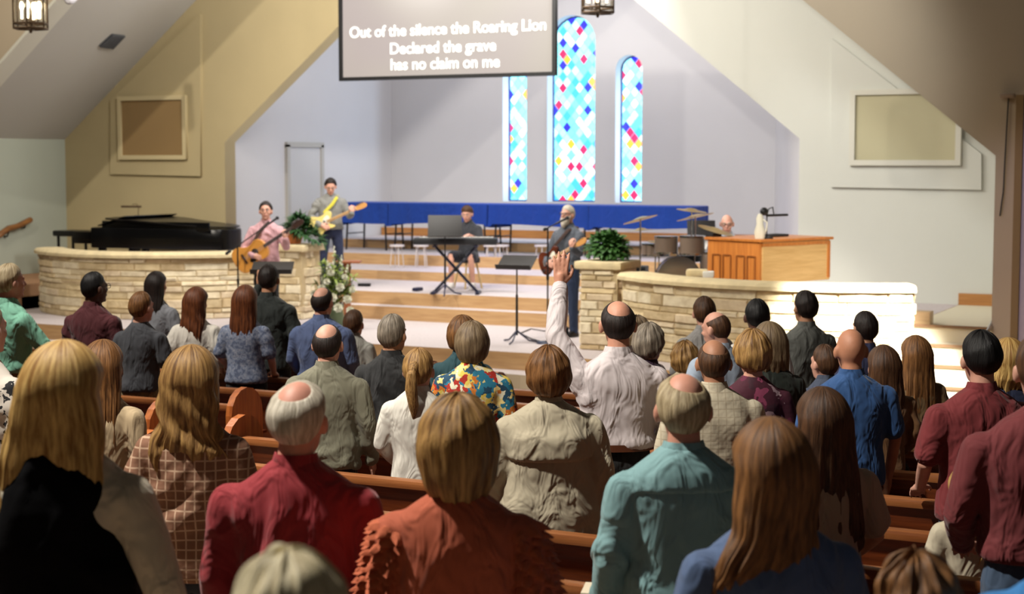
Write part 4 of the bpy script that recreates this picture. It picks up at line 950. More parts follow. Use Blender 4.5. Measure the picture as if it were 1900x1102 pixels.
person('man with thick black hair in a brick red polo shirt', 1822, 611, 8.05, yaw=-6, W=1.12, hair=short(th=.020, back=-46), hc=h_black, sk=S_P, top=cloth('brick_red_polo', (124, 44, 48)), sleeve='short', pants=jeans, arms='front')
person('woman with curly blonde hair in a navy top at the right edge', 1872, 628, 9.9, yaw=-6, W=1.1, hair=('long', dict(L=.20, wmid=.10, wbot=.10, th=.024, wave=.008)), hc=h_blonde, sk=S_P, top=cloth('navy_top', (28, 36, 66)), pants=black_p, sleeve='short')
person('little girl with curly blonde hair seen between two grey-haired heads', 1271, 635, 12.1, yaw=0, W=.9, hair=('cap', dict(th=.034, back=-78, side=-50, front=30, tuft=.16)), hc=h_dblonde, sk=S_P, top=cloth('cream_top', (206, 190, 160)), pants=khaki, hs=.93)
person('balding brown-haired man in a cream checked shirt behind the teal shirt', 1325, 622, 8.1, yaw=-4, W=1.12, D=1.05, hair=short(th=.010, bald=52, bald_dir=(0, -.4, 1)), hc=h_brown, sk=(178, 126, 96), top=plaid('cream_check', (206, 196, 172), (188, 176, 152), 26, w=.15), pants=khaki, arms='front', sleeve='mid')
person('woman with short blonde hair in a burgundy floral top', 1397, 614, 9.05, yaw=-6, W=.96, hair=('cap', dict(th=.034, back=-68, side=-35, front=30, tuft=.09)), hc=h_dblonde, sk=S_P, top=ramp_tex('burgundy_floral', 'voronoi', 22, [(0, (70, 22, 40)), (.7, (96, 30, 58)), (.82, (168, 140, 146)), (.88, (60, 26, 40)), (.94, (140, 60, 90))]), sleeve='mid', pants=black_p, collar=False)
person('elderly man with thin white hair in a teal blue long-sleeved shirt', 1268, 680, 5.5, yaw=-6, W=1.06, hair=short(th=.016, bald=44, bald_dir=(.12, -.35, 1), tuft=.08), hc=h_sandy, sk=(210, 150, 128), top=cloth('teal_blue_shirt', (128, 168, 172)), yoke=1.36, pants=navy_p, arms='down', fold=.022, head=(4, 0, 0))
person('woman with long golden brown hair in a blue denim jacket', 1432, 780, 4.45, yaw=-14, W=1.10, hair=('long', dict(L=.33, wmid=.115, wbot=.155, th=.026, lean=-.07, wave=.006)), hc=h_lbrown, sk=S_P, top=cloth('denim_jacket', (78, 100, 138)), pants=navy_p, arms='front', fold=.018, ra=((.27, 0, 1.14), (.16, .22, 1.05), (-1, .3, 0), (0, 1, 0), .4))
person('woman with very long dark brown hair in a cream cap-sleeved top', 1527, 720, 6.3, yaw=-10, W=1.0, hair=('long', dict(L=.50, wmid=.115, wbot=.15, th=.024)), hc=h_brown, sk=S_M, top=cloth('cream_cap_top', (168, 150, 126)), sleeve='short', pants=grey_p, collar=False, arms='front')
person('broad man in a maroon sweater and jeans, head out of frame at right', 1935, 612, 6.3, yaw=4, W=1.12, hair=short(th=.016), hc=h_brown, sk=S_P, top=cloth('maroon_sweater', (112, 42, 46)), pants=jeans, arms='front', hem=.98, collar=False)
person('little girl in a white dress beyond the maroon sweater', 1800, 860, 7.2, yaw=0, W=.9, hair=('long', dict(L=.25, wmid=.085, wbot=.09, th=.018)), hc=h_blonde, sk=S_P, top=cloth('white_dress', (206, 196, 172)), sleeve='short', pants=khaki, hs=.9, collar=False)
person('person in a bright blue top cut off by the right edge', 2040, 800, 3.9, yaw=10, W=1.1, hair=short(th=.016), hc=h_brown, sk=S_P, top=cloth('bright_blue_top', (44, 120, 186)), pants=black_p, sleeve='short', slot=False, arms='down')
person('child with tousled light brown hair low at the bottom right', 1700, 1026, 3.95, yaw=-10, W=.95, hair=short(th=.026, tuft=.25, back=-55, side=-15), hc=h_lbrown, sk=S_P, top=cloth('child_tee', (60, 50, 48)), pants=black_p, slot=False, hs=.95, sleeve='short')
person('seated elder with a crown of cream white hair at the bottom edge', 535, 1014, 2.2, yaw=-8, W=1.0, hair=short(th=.020, tuft=.15, back=-60, side=-10), hc=hairmat('hair_cream', (240, 230, 196), (196, 180, 140)), sk=S_P, top=cloth('cream_knit', (170, 160, 140)), pants=grey_p, slot=False)
person('woman with a honey blonde bob in an orange blouse with ruffled sleeves', 850, 744, 4.45, yaw=4, W=1.06, D=1.05, hair=('cap', dict(th=.046, back=-88, side=-72, front=30, tuft=.07, zs=1.4)), hc=h_dblonde, sk=S_P, top=cloth('burnt_orange_blouse', (176, 86, 56)), sleeve='short', pants=black_p, arms='front', ruffle=cloth('orange_ruffle', (190, 96, 60)), collar=False, fold=.018)
person('white-haired balding man in a crimson red shirt', 549, 694, 4.45, yaw=6, W=1.12, D=1.05, hair=short(th=.017, bald=40, bald_dir=(.0, -.5, 1), tuft=.08), hc=h_white, sk=(214, 150, 130), top=cloth('crimson_shirt', (150, 36, 46)), pants=black_p, arms='down', fold=.022, head=(8, 4, 0))
person('woman with long wavy blonde hair in a brown plaid shirt', 354, 645, 5.5, yaw=4, W=.94, hair=('long', dict(L=.33, wmid=.115, wbot=.145, th=.028, wave=.016)), hc=h_dblonde, sk=S_P, top=plaid('brown_plaid', (136, 96, 74), (196, 164, 138), 27, w=.16), pants=navy_p, arms='front', hem=.84, fold=.018)
person('woman with long straight golden hair wearing a black vest over white sleeves', 116, 640, 3.85, yaw=10, W=1.06, hair=('long', dict(L=.40, wmid=.140, wbot=.175, th=.030, lean=-.03, wave=.004)), hc=h_blonde, sk=S_P, top=cloth('ivory_sleeves', (202, 192, 170)), pants=black_p, vest=mat('black_vest', (9, 9, 13), .95, bump=.3, bscale=6, spec=.1), ra=((.29, -.03, 1.11), (.315, .06, .87), (0, .2, -1), (1, 0, .1), .3), la=((-.28, -.03, 1.11), (-.30, .06, .87), (0, .2, -1), (-1, 0, .1), .3), fold=.018, slot=False)
person('woman with brown and blonde hair in a cream sweater beside the golden-haired woman', 190, 630, 6.4, yaw=8, W=.84, hair=('long', dict(L=.42, wmid=.09, wbot=.08, th=.02)), hc=h_lbrown, sk=S_P, top=cloth('cream_sweater', (190, 168, 134)), pants=khaki, arms='down')
person('person in a white blouse with black petals at the left edge', -30, 556, 6.2, yaw=30, W=.98, hair=short(th=.016), hc=h_sandy, sk=(222, 170, 150), top=ramp_tex('white_black_petals', 'voronoi', 26, [(0, (206, 198, 188)), (.80, (30, 30, 34)), (.93, (206, 198, 188))]), sleeve='long', pants=black_p, slot=False, collar=False)
# ------------------------------------------------------------------ the band
ZP = .39
def frame(o, d, n):
    """matrix with local x along d and local z along n"""
    d = Vector(d).normalized(); n = Vector(n); n = (n - d * n.dot(d)).normalized(); y = n.cross(d)
    return Matrix(((d.x, y.x, n.x, o[0]), (d.y, y.y, n.y, o[1]), (d.z, y.z, n.z, o[2]), (0, 0, 0, 1)))
def outline(pts, n=5):
    """smooth closed outline (Catmull-Rom)"""
    P = np.array(pts, float); m = len(P); out = []
    for i in range(m):
        a, b, c, d = P[i - 1], P[i], P[(i + 1) % m], P[(i + 2) % m]
        for k in range(n):
            t = k / n; out.append(tuple(.5 * (2 * b + (c - a) * t + (2 * a - 5 * b + 4 * c - d) * t * t + (3 * b - 3 * c + d - a) * t ** 3)))
    return out
def slab(poly, z0, z1, bev=.008):
    g = Geo(); n = len(poly); P = np.array(poly); c = P.mean(0); sh = c + (P - c) * (1 - bev / np.abs(P - c).max())
    V = [(x, y, z0) for x, y in sh] + [(x, y, z0 + bev) for x, y in poly] + [(x, y, z1 - bev) for x, y in poly] + [(x, y, z1) for x, y in sh]
    F = [(r * n + i, r * n + (i + 1) % n, (r + 1) * n + (i + 1) % n, (r + 1) * n + i) for r in range(3) for i in range(n)] + [tuple(range(n))[::-1], tuple(range(3 * n, 4 * n))]
    return g.add(V, F)
def guitar(name, label, kind, M, sc=1.0):
    t = thing(name, label, 'guitar'); t.matrix_world = M @ Matrix.Scale(sc, 4)
    if kind == 'acoustic':
        half = [(.24, .0), (.235, .07), (.19, .135), (.12, .145), (.05, .122), (-.03, .135), (-.12, .185), (-.21, .180), (-.265, .11), (-.28, 0)]
        P = outline(half + [(x, -y) for x, y in half[-2:0:-1]]); obj('guitar_body', slab(P, -.05, .05), mat('spruce_honey', (226, 158, 74), .3, coat=.5), t)
        obj('soundhole', Geo().cyl((.06, 0, .046), (.06, 0, .052), .05, seg=24), mat('soundhole_dark', (24, 16, 12), .8), t)
        obj('pickguard', slab(outline([(.10, -.055), (.04, -.055), (-.01, -.04), (-.06, -.06), (-.05, -.10), (.02, -.11), (.08, -.085)]), .048, .054, .002), mat('pickguard_dark', (30, 18, 14), .3), t)
        obj('bridge', Geo().box((-.12, 0, .055), (.03, .15, .012), .003), mat('rosewood', (58, 34, 24), .5), t); nl, nz = .24, .045
        neck_m = mat('rosewood', (58, 34, 24), .5)
    else:
        tan = kind == 'cream'
        P = outline([(.16, .04), (.19, .11), (.13, .155), (.06, .125), (-.02, .12), (-.12, .165), (-.20, .13), (-.225, .02), (-.20, -.11), (-.12, -.165), (-.02, -.125), (.05, -.105), (.10, -.12), (.15, -.155 if not tan else -.12), (.165, -.10), (.10, -.045), (.12, -.01)])
        obj('guitar_body', slab(P, -.022, .022), mat('guitar_butter', (236, 214, 130), .25, coat=.6) if tan else mat('guitar_burst', (120, 58, 34), .25, coat=.6, col2=(60, 28, 20), var=.1, scale=4), t)
        obj('pickguard', slab(outline([(.13, .05), (.10, .09), (.02, .05), (-.02, -.02), (.0, -.09), (.05, -.09), (.08, -.04), (.10, -.03)]), .021, .026, .002), mat('pickguard_cream', (236, 232, 214), .3), t)
        obj('bridge', Geo().box((-.10, 0, .028), (.05, .08, .012), .003), chrome, t)
        for x in (-.05, .03): obj('pickup', Geo().box((x, 0, .028), (.02, .075, .014), .004), black_mat, t)
        for x in (-.13, -.16): obj('knob', Geo().cyl((x, -.09, .022), (x, -.09, .038), .012), chrome, t)
        nl, nz = .10, .018; neck_m = mat('maple', (214, 168, 104), .4)
    obj('neck', Geo().box((nl + .22, 0, nz), (.50, .048, .024), .008), neck_m, t)
    obj('headstock', slab(outline([(nl + .46, .024), (nl + .50, .04), (nl + .60, .045), (nl + .645, .01), (nl + .62, -.035), (nl + .50, -.035), (nl + .46, -.024)]), nz - .014, nz + .002, .003), mat('headstock_maple', (206, 150, 84), .4) if kind != 'acoustic' else mat('rosewood', (58, 34, 24), .5), t)
    for i in range(6): obj('tuner', Geo().cyl((nl + .50 + .02 * i, .03, nz), (nl + .50 + .02 * i, .065, nz), .006, seg=6), chrome, t)
    g = Geo()
    for i in range(6): g.tube([(-.12 if kind == 'acoustic' else -.10, -.022 + .0088 * i, nz + .035 if kind != 'acoustic' else .066), (nl + .46, -.018 + .0072 * i, nz + .018)], .0012, 4, caps=False)
    obj('strings', g, chrome, t); return t
def bandsman(label, x, y, c, z, yaw, gl, **k):
    r, kk, info = person(label, x, y, c, yaw=yaw, zbase=z, slot=False, group='band on the stage', face=True, vox=.0075, tvox=.012, **k)
    return r, kk
def place_guitar(r, kk, gl, kind, name, ctr, neck, nrm):
    L2W = Matrix.Translation(r.location) @ Matrix.Rotation(r.rotation_euler.z, 4, 'Z')
    return guitar(name, gl, kind, L2W @ frame(Vector(ctr) * kk, neck, nrm))
def strap(r, kk, pts, m, name='strap'):
    g = Geo().tube([np.array(p) * kk for p in pts], .024, 8, flat=.18, up=(0, 1, 0)); obj(name, g, m, r)

# acoustic player at the left pillar
r, kk = bandsman('man in a pink shirt playing an acoustic guitar by the left pillar', 493, 373, 21.2, 0, 178, '', hair=short(th=.022, front=50, side=-12), hc=h_dark, sk=S_P, top=cloth('pink_shirt', (206, 160, 166)), sleeve='long', pants=black_p, hem=.90, W=1.02,
     ra=((.30, .06, 1.10), (.16, .26, 1.02), (-1, .1, -.3), (0, 1, .2), .5), la=((-.29, .10, 1.12), (-.30, .30, 1.25), (.2, .0, 1), (0, 1, 0), 1.0))
place_guitar(r, kk, 'honey-coloured acoustic guitar held by the man in pink', 'acoustic', 'acoustic_guitar', (.17, .195, 1.03), (-.80, .10, .52), (0, 1, .12))
strap(r, kk, [(.16, .16, 1.18), (.08, .135, 1.34), (-.05, .05, 1.47), (-.12, -.09, 1.42)], mat('strap_brown', (60, 38, 30), .7))
# electric player on the platform
r, kk = bandsman('man in a grey sweater looking down at his cream electric guitar', 613, 327, 23.9, ZP, 172, '', hair=short(th=.024, front=50, side=-12), hc=h_dark, sk=S_P, top=cloth('grey_sweater', (136, 136, 132)), collar=False, pants=cloth('dark_jeans', (34, 42, 72)), hem=.92, W=1.08, head=(0, 26, 0),
     ra=((.31, .02, 1.12), (.17, .27, 1.00), (-.9, .2, -.35), (0, 1, .2), .5), la=((-.30, .06, 1.12), (-.33, .28, 1.18), (.2, .0, 1), (0, 1, 0), 1.0), legs=[((.088, 0, .90), (.13, .012, .48), (.16, -.01, .09)), ((-.088, 0, .90), (-.13, .012, .48), (-.16, -.01, .09))])
place_guitar(r, kk, 'cream electric guitar with a white pickguard held by the man in grey', 'cream', 'electric_guitar', (.13, .21, 1.02), (-.86, .06, .38), (0, 1, .15))
strap(r, kk, [(.10, .17, 1.20), (-.02, .155, 1.32), (-.09, .11, 1.42), (-.12, -.05, 1.455)], mat('strap_yellow', (206, 196, 60), .7))
# bearded singer
r, kk = bandsman('white-bearded man in a grey shirt singing with a sunburst electric guitar', 1054, 379, 22.1, 0, 222, '', hair=short(th=.016), hc=h_white, sk=S_P, top=cloth('slate_shirt', (84, 90, 100)), pants=cloth('singer_jeans', (40, 54, 84)), hem=.90, W=1.08, beard=h_white, glasses=True,
     ra=((.28, .05, 1.10), (.14, .27, 1.00), (-.9, .2, -.3), (0, 1, .2), .5), la=((-.28, .10, 1.12), (-.32, .30, 1.20), (.2, .0, 1), (0, 1, 0), 1.0))
place_guitar(r, kk, 'brown sunburst electric guitar held by the bearded singer', 'burst', 'electric_guitar', (.12, .205, 1.02), (-.84, .08, .38), (0, 1, .1))
strap(r, kk, [(.10, .17, 1.20), (-.02, .155, 1.32), (-.09, .11, 1.42), (-.12, -.05, 1.455)], mat('strap_brown', (60, 38, 30), .7))
# keyboard player, seated
SEATL = [((.09, 0, .90), (.16, .40, .93), (.14, .44, .50)), ((-.09, 0, .90), (-.17, .40, .93), (-.20, .36, .50))]
r, kk = bandsman('brown-haired boy in a dark polo and shorts seated at the keyboard', 868, 379, 24.75, ZP, 196, '', hair=short(th=.024, front=34), hc=h_brown, sk=S_P, top=cloth('dark_polo', (48, 50, 56)), sleeve='short', pants=cloth('black_shorts', (24, 26, 38)), hem=.93, W=.92, seat='shorts', H=1.66, legs=SEATL, head=(0, 18, 0),
     ra=((.25, .12, 1.16), (.14, .33, 1.275), (-.1, 1, -.05), (0, .1, 1), .35), la=((-.25, .12, 1.16), (-.12, .33, 1.275), (.1, 1, -.05), (0, .1, 1), .35))
sp = r.location
t = thing('keyboard_stool', 'small stool with pale legs under the keyboard player', 'stool', (sp.x, sp.y, ZP))
obj('seat', Geo().cyl((0, 0, .40), (0, 0, .47), .19, seg=24), black_mat, t)
for k in range(4):
    a = k * 1.57 + .3; obj('leg', Geo().tube([(.13 * math.cos(a), .13 * math.sin(a), .41), (.22 * math.cos(a), .22 * math.sin(a), .01)], .016, 8), mat('stool_wood', (214, 186, 132), .5), t)
# organist
r, kk = bandsman('bald man with glasses in a pale shirt seated behind the organ', 1349, 394, 22.35, ZP, 188, '', hair=short(th=.007, bald=74, bald_dir=(0, .3, 1)), hc=h_white, sk=(226, 170, 150), top=cloth('pale_shirt', (190, 200, 212)), pants=grey_p, seat=True, H=1.72, head=(0, 12, 0), glasses=True, legs=[((.09, 0, .90), (.12, .40, .93), (.11, .40, .50)), ((-.09, 0, .90), (-.12, .40, .93), (-.11, .40, .50))])
op = r.location
t = thing('organ_bench', 'wooden bench under the bald organist', 'bench', (op.x, op.y, ZP), PSI - R(188))
obj('seat', Geo().box((0, 0, .47), (1.0, .32, .05), .01), pew_wood, t)
for s in (-1, 1): obj('leg', Geo().box((s * .42, 0, .225), (.05, .30, .45), .01), pew_wood, t)

# ------------------------------------------------------------------ stands, keyboard
def mic_stand(label, bx, by, z, top, boom=None, mic=True, yawb=0):
    p = at_z(bx, by, z); t = thing('microphone_stand', label, 'microphone stand', p, 0, 'microphone stands on the stage')
    obj('base', Geo().cyl((0, 0, 0), (0, 0, .02), .15, .14, 24).cyl((0, 0, .02), (0, 0, .04), .04, .02, 12), mat('navy_base', (26, 28, 60), .4), t)
    obj('pole', Geo().cyl((0, 0, .02), (0, 0, top), .011), black_mat, t)
    obj('clutch', Geo().cyl((0, 0, top * .55), (0, 0, top * .55 + .07), .018), black_mat, t)
    e = Vector((0, 0, top))
    if boom:
        b = RT * boom[0] + Vector((FW.x, FW.y, 0)) * boom[1] + Vector((0, 0, boom[2])); e = e + b
        obj('boom', Geo().tube([tuple(Vector((0, 0, top)) - b * .35), tuple(e)], .008, 8), black_mat, t); dd = b.normalized()
        obj('counterweight', Geo().tube([tuple(Vector((0, 0, top)) - b * .35), tuple(Vector((0, 0, top)) - b * .25)], .022, 8), black_mat, t)
    else: dd = Vector((0, 0, 1))
    if mic:
        obj('microphone', Geo().tube([tuple(e - dd * .02), tuple(e + dd * .12)], [.012, .017], 10).ell(tuple(e + dd * .15), (.026, .026, .026)), mat('mic_grey', (60, 60, 64), .4, metal=.6), t)
    return t
mic_stand('straight microphone stand in front of the bearded singer', 1016, 637, 0, 1.50, (.12, .02, .06))
mic_stand('boom microphone stand in front of the man in pink', 443, 612, 0, 1.18, (.42, .12, .30))
def music_stand(label, bx, by, z, top, w, h, yaw, tilt, tri=True):
    p = at_z(bx, by, z); t = thing('music_stand', label, 'music stand', p, PSI - R(yaw), 'music stands on the stage')
    g = Geo()
    for k in range(3):
        a = k * 2.094 + .5; obj('foot', Geo().tube([(0, 0, .16), (.16 * math.cos(a), .16 * math.sin(a), .03), (.26 * math.cos(a), .26 * math.sin(a), .012)], .011, 8), mat('navy_base', (26, 28, 60), .4), t)
    obj('pole', Geo().cyl((0, 0, .1), (0, 0, top * .6), .016).cyl((0, 0, top * .6), (0, 0, top), .010), black_mat, t)
    tg = Geo().box((0, 0, 0), (w, .012, h), .004).box((0, -.035, -h / 2), (w, .07, .012), .003)
    c, s = math.cos(R(tilt)), math.sin(R(tilt)); tg.xf(lambda a: np.stack([a[:, 0], a[:, 1] * c + a[:, 2] * s, -a[:, 1] * s + a[:, 2] * c + top], 1))
    obj('tray', tg, mat('tray_black', (30, 27, 26), .5), t)
    obj('knob', Geo().ell((0, .03, top - .05), (.025, .03, .025)), black_mat, t); return t
music_stand('music stand with a tilted tray in the middle of the stage', 959, 636, 0, 1.05, .48, .33, 20, 60)
music_stand('low music stand in front of the man in pink', 507, 622, 0, .92, .56, .34, 0, 65)
music_stand('music stand with a wide black tray before the keyboard', 826, 548, ZP, 1.02, .50, .34, 0, 22)
music_stand('music stand holding white sheet music beside the drums', 1300, 545, 0.39, .95, .42, .30, 0, 20)
sh = at_v(1299, 449, at_z(1300, 545, .39).y - .06)
o = obj('sheet_music', Geo().box((0, 0, 0), (.30, .004, .22)), mat('paper_white', (236, 236, 232), .8)); o.location = sh; o.rotation_euler = (R(-15), 0, PSI); tag(o, 'white sheet of music on the stand beside the drums', 'sheet music')
# keyboard on an X stand
kb = at_z(846, 545, ZP); t = thing('keyboard_stand', 'dark folding X-shaped stand carrying the keyboard', 'keyboard stand', (kb.x, kb.y, ZP), PSI - R(3))
for s in (-1, 1):
    obj('cross_bar', Geo().tube([(-.32 * s, .02 * s, .03), (.30 * s, .02 * s, .70)], .022, 8), mat('stand_navy', (26, 27, 50), .35), t)
    obj('foot', Geo().box((-.33 * s, 0, .02), (.06, .42, .04), .01), mat('stand_navy', (26, 27, 50), .35), t); obj('support_arm', Geo().box((.31 * s, 0, .71), (.05, .34, .03), .01), mat('stand_navy', (26, 27, 50), .35), t)
obj('centre_bolt', Geo().cyl((-.0, -.05, .36), (0, .06, .36), .03), black_mat, t)
t = thing('keyboard', 'long black electronic keyboard in front of the seated boy', 'keyboard', (kb.x, kb.y, ZP + .73), PSI - R(3))
obj('case', Geo().box((0, 0, .055), (1.24, .32, .10), .02), mat('keyboard_black', (34, 35, 38), .45), t)
obj('white_keys', Geo().box((0, .10, .108), (1.10, .12, .012), .002), mat('key_white', (225, 222, 214), .3), t)
g = Geo()
for k in range(44):
    if k % 7 not in (2, 6): g.box((-.53 + k * .0244, .08, .118), (.012, .07, .012))
obj('black_keys', g, black, t, False)['kind'] = 'stuff'
pd = at_z(775, 540, ZP); tag(obj('sustain_pedal', Geo().box((pd.x, pd.y, ZP + .03), (.10, .18, .05), .015), mat('navy_base', (26, 28, 60), .4)), 'small dark sustain pedal left of the keyboard stand', 'pedal')
pd = at_z(676, 531, ZP); tag(obj('effects_pedal', Geo().box((pd.x, pd.y, ZP + .02), (.20, .12, .05), .012, rot=.4), black_mat), 'black effects pedal on the platform by the guitarist in grey', 'pedal')
# tripod stand right of the singer
p = at_z(1093, 612, 0); t = thing('speaker_stand', 'black tripod stand with a yellow clamp right of the singer', 'tripod stand', p)
obj('pole', Geo().cyl((0, 0, .1), (0, 0, 1.12), .016).cyl((0, 0, 1.12), (0, 0, 1.16), .05, .05), black_mat, t)
for k in range(3):
    a = k * 2.094 + .9; obj('leg', Geo().tube([(0, 0, .48), (.34 * math.cos(a), .34 * math.sin(a), .01)], .013, 8), black_mat, t)
obj('clamp', Geo().cyl((0, 0, .44), (0, 0, .52), .035), mat('clamp_yellow', (200, 170, 40), .5), t)
p = at_z(1035, 626, 0); tag(obj('floor_monitor', Geo().add([(p.x + a, p.y + b, c) for a, b, c in ((-.12, -.1, 0), (.12, -.1, 0), (.12, .1, 0), (-.12, .1, 0), (-.12, -.02, .12), (.12, -.02, .12), (.12, .08, .14), (-.12, .08, .14))], [(0, 1, 2, 3), (4, 5, 6, 7), (0, 1, 5, 4), (1, 2, 6, 5), (2, 3, 7, 6), (3, 0, 4, 7)]), black_mat), 'small black wedge box on the stage at the singer’s feet'.replace('’s', ''), 'floor box')
g = Geo(); pts = [at_z(x, y, .012) for x, y in ((1012, 636), (985, 628), (965, 618), (985, 610), (1010, 614), (1040, 612), (1075, 606))]
g.tube([tuple(q) for q in pts], .008, 6); tag(obj('floor_cable', g, black_mat), 'black cable curling over the stage floor between the stands', 'cable')
# wooden stand behind the flowers
p = at_z(645, 600, 0); t = thing('lectern', 'small wooden stand with a flat top behind the flower arrangement', 'lectern', (p.x, p.y, 0), PSI)
lm = wood('lectern_wood', (170, 104, 66), (130, 74, 44), 'z')
obj('top', Geo().box((.02, 0, .90), (.36, .30, .03), .008), lm, t); obj('post', Geo().box((0, 0, .46), (.10, .08, .86), .01), lm, t); obj('foot', Geo().box((0, 0, .02), (.34, .30, .04), .01), lm, t)

# ------------------------------------------------------------------ handbell tables
blue = cloth('royal_blue_cloth', (2, 58, 150), var=.06, bump=.3)
xs = [630, 720, 905, 1092, 1286]; VB = 28.3 * K
ub = [at_v(x, 400, VB).x for x in xs]; ZT = 1.60; ZR = .73
for i in range(4):
    u0, u1 = ub[i] + .01, ub[i + 1] - .01; w_, dp, h = (u1 - u0), .78, ZT - ZR
    lab = ['short blue-covered handbell table at the left end of the row', 'blue-covered handbell table behind the keyboard player', 'blue-covered handbell table between keyboard player and singer', 'blue-covered handbell table right of the singer, its end corner lit'][i]
    t = thing('handbell_table', lab, 'table', ((u0 + u1) / 2, VB + dp / 2, ZR), 0, 'row of blue-covered handbell tables')
    obj('table_top', Geo().box((0, 0, h - .03), (w_ - .03, dp - .03, .05), .01), black_mat, t)
    N = 120; per = 2 * (w_ + dp); P = [[], [], [], []]
    for k in range(N):
        s = per * k / N
        if s < w_: x, y, nx, ny = -w_ / 2 + s, -dp / 2, 0, -1
        elif s < w_ + dp: x, y, nx, ny = w_ / 2, -dp / 2 + s - w_, 1, 0
        elif s < 2 * w_ + dp: x, y, nx, ny = w_ / 2 - (s - w_ - dp), dp / 2, 0, 1
        else: x, y, nx, ny = -w_ / 2, dp / 2 - (s - 2 * w_ - dp), -1, 0
        wv = .010 * math.sin(s * 13 + i) + .006 * math.sin(s * 29); dr = .36 + .02 * math.sin(s * 2.1 + i * 2) + (.04 if abs(abs(x) - w_ / 2) < .05 else 0)
        P[0].append((x * .98, y * .96, h + .008)); P[1].append((x, y, h)); P[2].append((x + nx * wv * .6, y + ny * wv * .6, h - dr * .5)); P[3].append((x + nx * (wv + .01), y + ny * (wv + .01), h - dr))
    g = Geo(); g.grid(P, caps=False); c0 = g.n; g.add([(0, 0, h + .01)], []); g.f += [((k + 1) % N, k, c0) for k in range(N)]
    obj('blue_cover', g, blue, t)
    for sx in (-1, 1):
        for sy in (-1, 1):
            for dx in (0,): obj('leg', Geo().tube([(sx * (w_ / 2 - .12), sy * (dp / 2 - .1), h - .05), (sx * (w_ / 2 - .08), sy * (dp / 2 - .08), .01)], .018, 8), black_mat, t)
        obj('leg_brace', Geo().tube([(sx * (w_ / 2 - .10), -(dp / 2 - .09), .3), (sx * (w_ / 2 - .10), dp / 2 - .09, .3)], .012, 6), black_mat, t)
# chairs with slim white legs before the tables
for i, x in enumerate((730, 775, 905, 925, 1000)):
    p = at_z(x, 497, .54); t = thing('choir_stool', ['slim white stool below the left tables', 'slim white stool left of the keyboard', 'slim white stool right of the keyboard player', 'slim white stool beside another right of the keyboard player', 'slim white stool left of the singer'][i], 'stool', (p.x, p.y + .12, .54), .3 * i, 'slim stools on the choir risers')
    wl = mat('stool_white', (214, 206, 204), .5)
    obj('seat', Geo().cyl((0, 0, .36), (0, 0, .39), .13, seg=20), wl, t)
    for k in range(4):
        a = k * 1.57 + .8; obj('leg', Geo().tube([(.09 * math.cos(a), .09 * math.sin(a), .36), (.12 * math.cos(a), .12 * math.sin(a), .01)], .009, 6), wl, t)

# ------------------------------------------------------------------ grand piano behind the left wall
pc = at_c(185, 440, 24.0); t = thing('grand_piano', 'black grand piano behind the left stone wall', 'piano', (pc.x + .42, 24.0 * K, ZP), 0.0); t.scale = (1.09, 1, .92)
piano_m = mat('piano_black', (7, 7, 8), .28, spec=.35)
# keyboard end at local x=0, tail along +x
out = outline([(0, -.70), (.5, -.72), (1.1, -.70), (1.7, -.66), (2.25, -.50), (2.35, -.2), (2.2, .15), (1.7, .32), (1.2, .46), (.7, .70), (.3, .76), (0, .76)], 4)
obj('case', slab(out, .60, .96, .015), piano_m, t)
L_ = slab([(a * .985 + .28 * (1 - a / 2.4), b * .99) for a, b in out], 0, .025, .008)
L_.xf(lambda a: np.stack([a[:, 0], a[:, 1], 1.13 + a[:, 2] - .065 * a[:, 0]], 1)); obj('lid', L_, piano_m, t)
obj('front_lid', slab([(.10, -.66), (.62, -.66), (.62, .70), (.10, .70)], 0, .02, .005).xf(lambda a: np.stack([a[:, 0], a[:, 1], .98 + a[:, 2] + .33 * (a[:, 0] - .1)], 1)), piano_m, t)
obj('keybed', Geo().box((-.16, 0, .72), (.36, 1.42, .12), .02), piano_m, t)
kk_ = obj('keys', Geo().box((-.20, 0, .79), (.15, 1.22, .03), .004), mat('key_white', (225, 222, 214), .3), t)
for s in (-1, 1): obj('cheek', Geo().box((-.16, s * .70, .80), (.36, .06, .16), .02), piano_m, t)
obj('music_desk', Geo().box((.22, 0, 1.06), (.03, .80, .16), .01), piano_m, t)
obj('prop_rail', Geo().box((1.15, -.60, 1.0), (2.0, .03, .16), .01), piano_m, t)
for x, y in ((.1, -.55), (.1, .55), (1.95, 0)): obj('leg', Geo().tube([(x, y, .62), (x, y, .10)], [.07, .045], 12).cyl((x, y, 0), (x, y, .10), .04), piano_m, t)
obj('pedal_lyre', Geo().box((.3, 0, .35), (.06, .24, .56), .01), piano_m, t)
lp = (.36, -.10, 1.33)
ln = thing('piano_lamp', 'thin brass desk lamp standing on the grand piano', 'lamp', (pc.x + .42 + .5, 24.0 * K - .1, ZP + 1.05))
obj('lamp_base', Geo().cyl((0, 0, 0), (0, 0, .02), .06), bronze, ln); obj('lamp_arm', Geo().tube([(0, 0, .02), (.01, 0, .16), (-.03, 0, .21), (-.10, -.02, .20)], .006, 6), bronze, ln)
obj('lamp_shade', Geo().tube([(-.26, -.10, .165), (.03, .03, .165)], .018, 10), bronze, ln)
t = thing('piano_bench', 'low black piano bench left of the grand piano', 'bench', (pc.x - .45, 24.0 * K, ZP))
obj('seat', Geo().box((0, 0, .74), (.75, .5, .10), .03), piano_m, t)
for x in (-.3, .3):
    for y in (-.18, .18): obj('leg', Geo().cyl((x, y, 0), (x, y, .70), .025), piano_m, t)

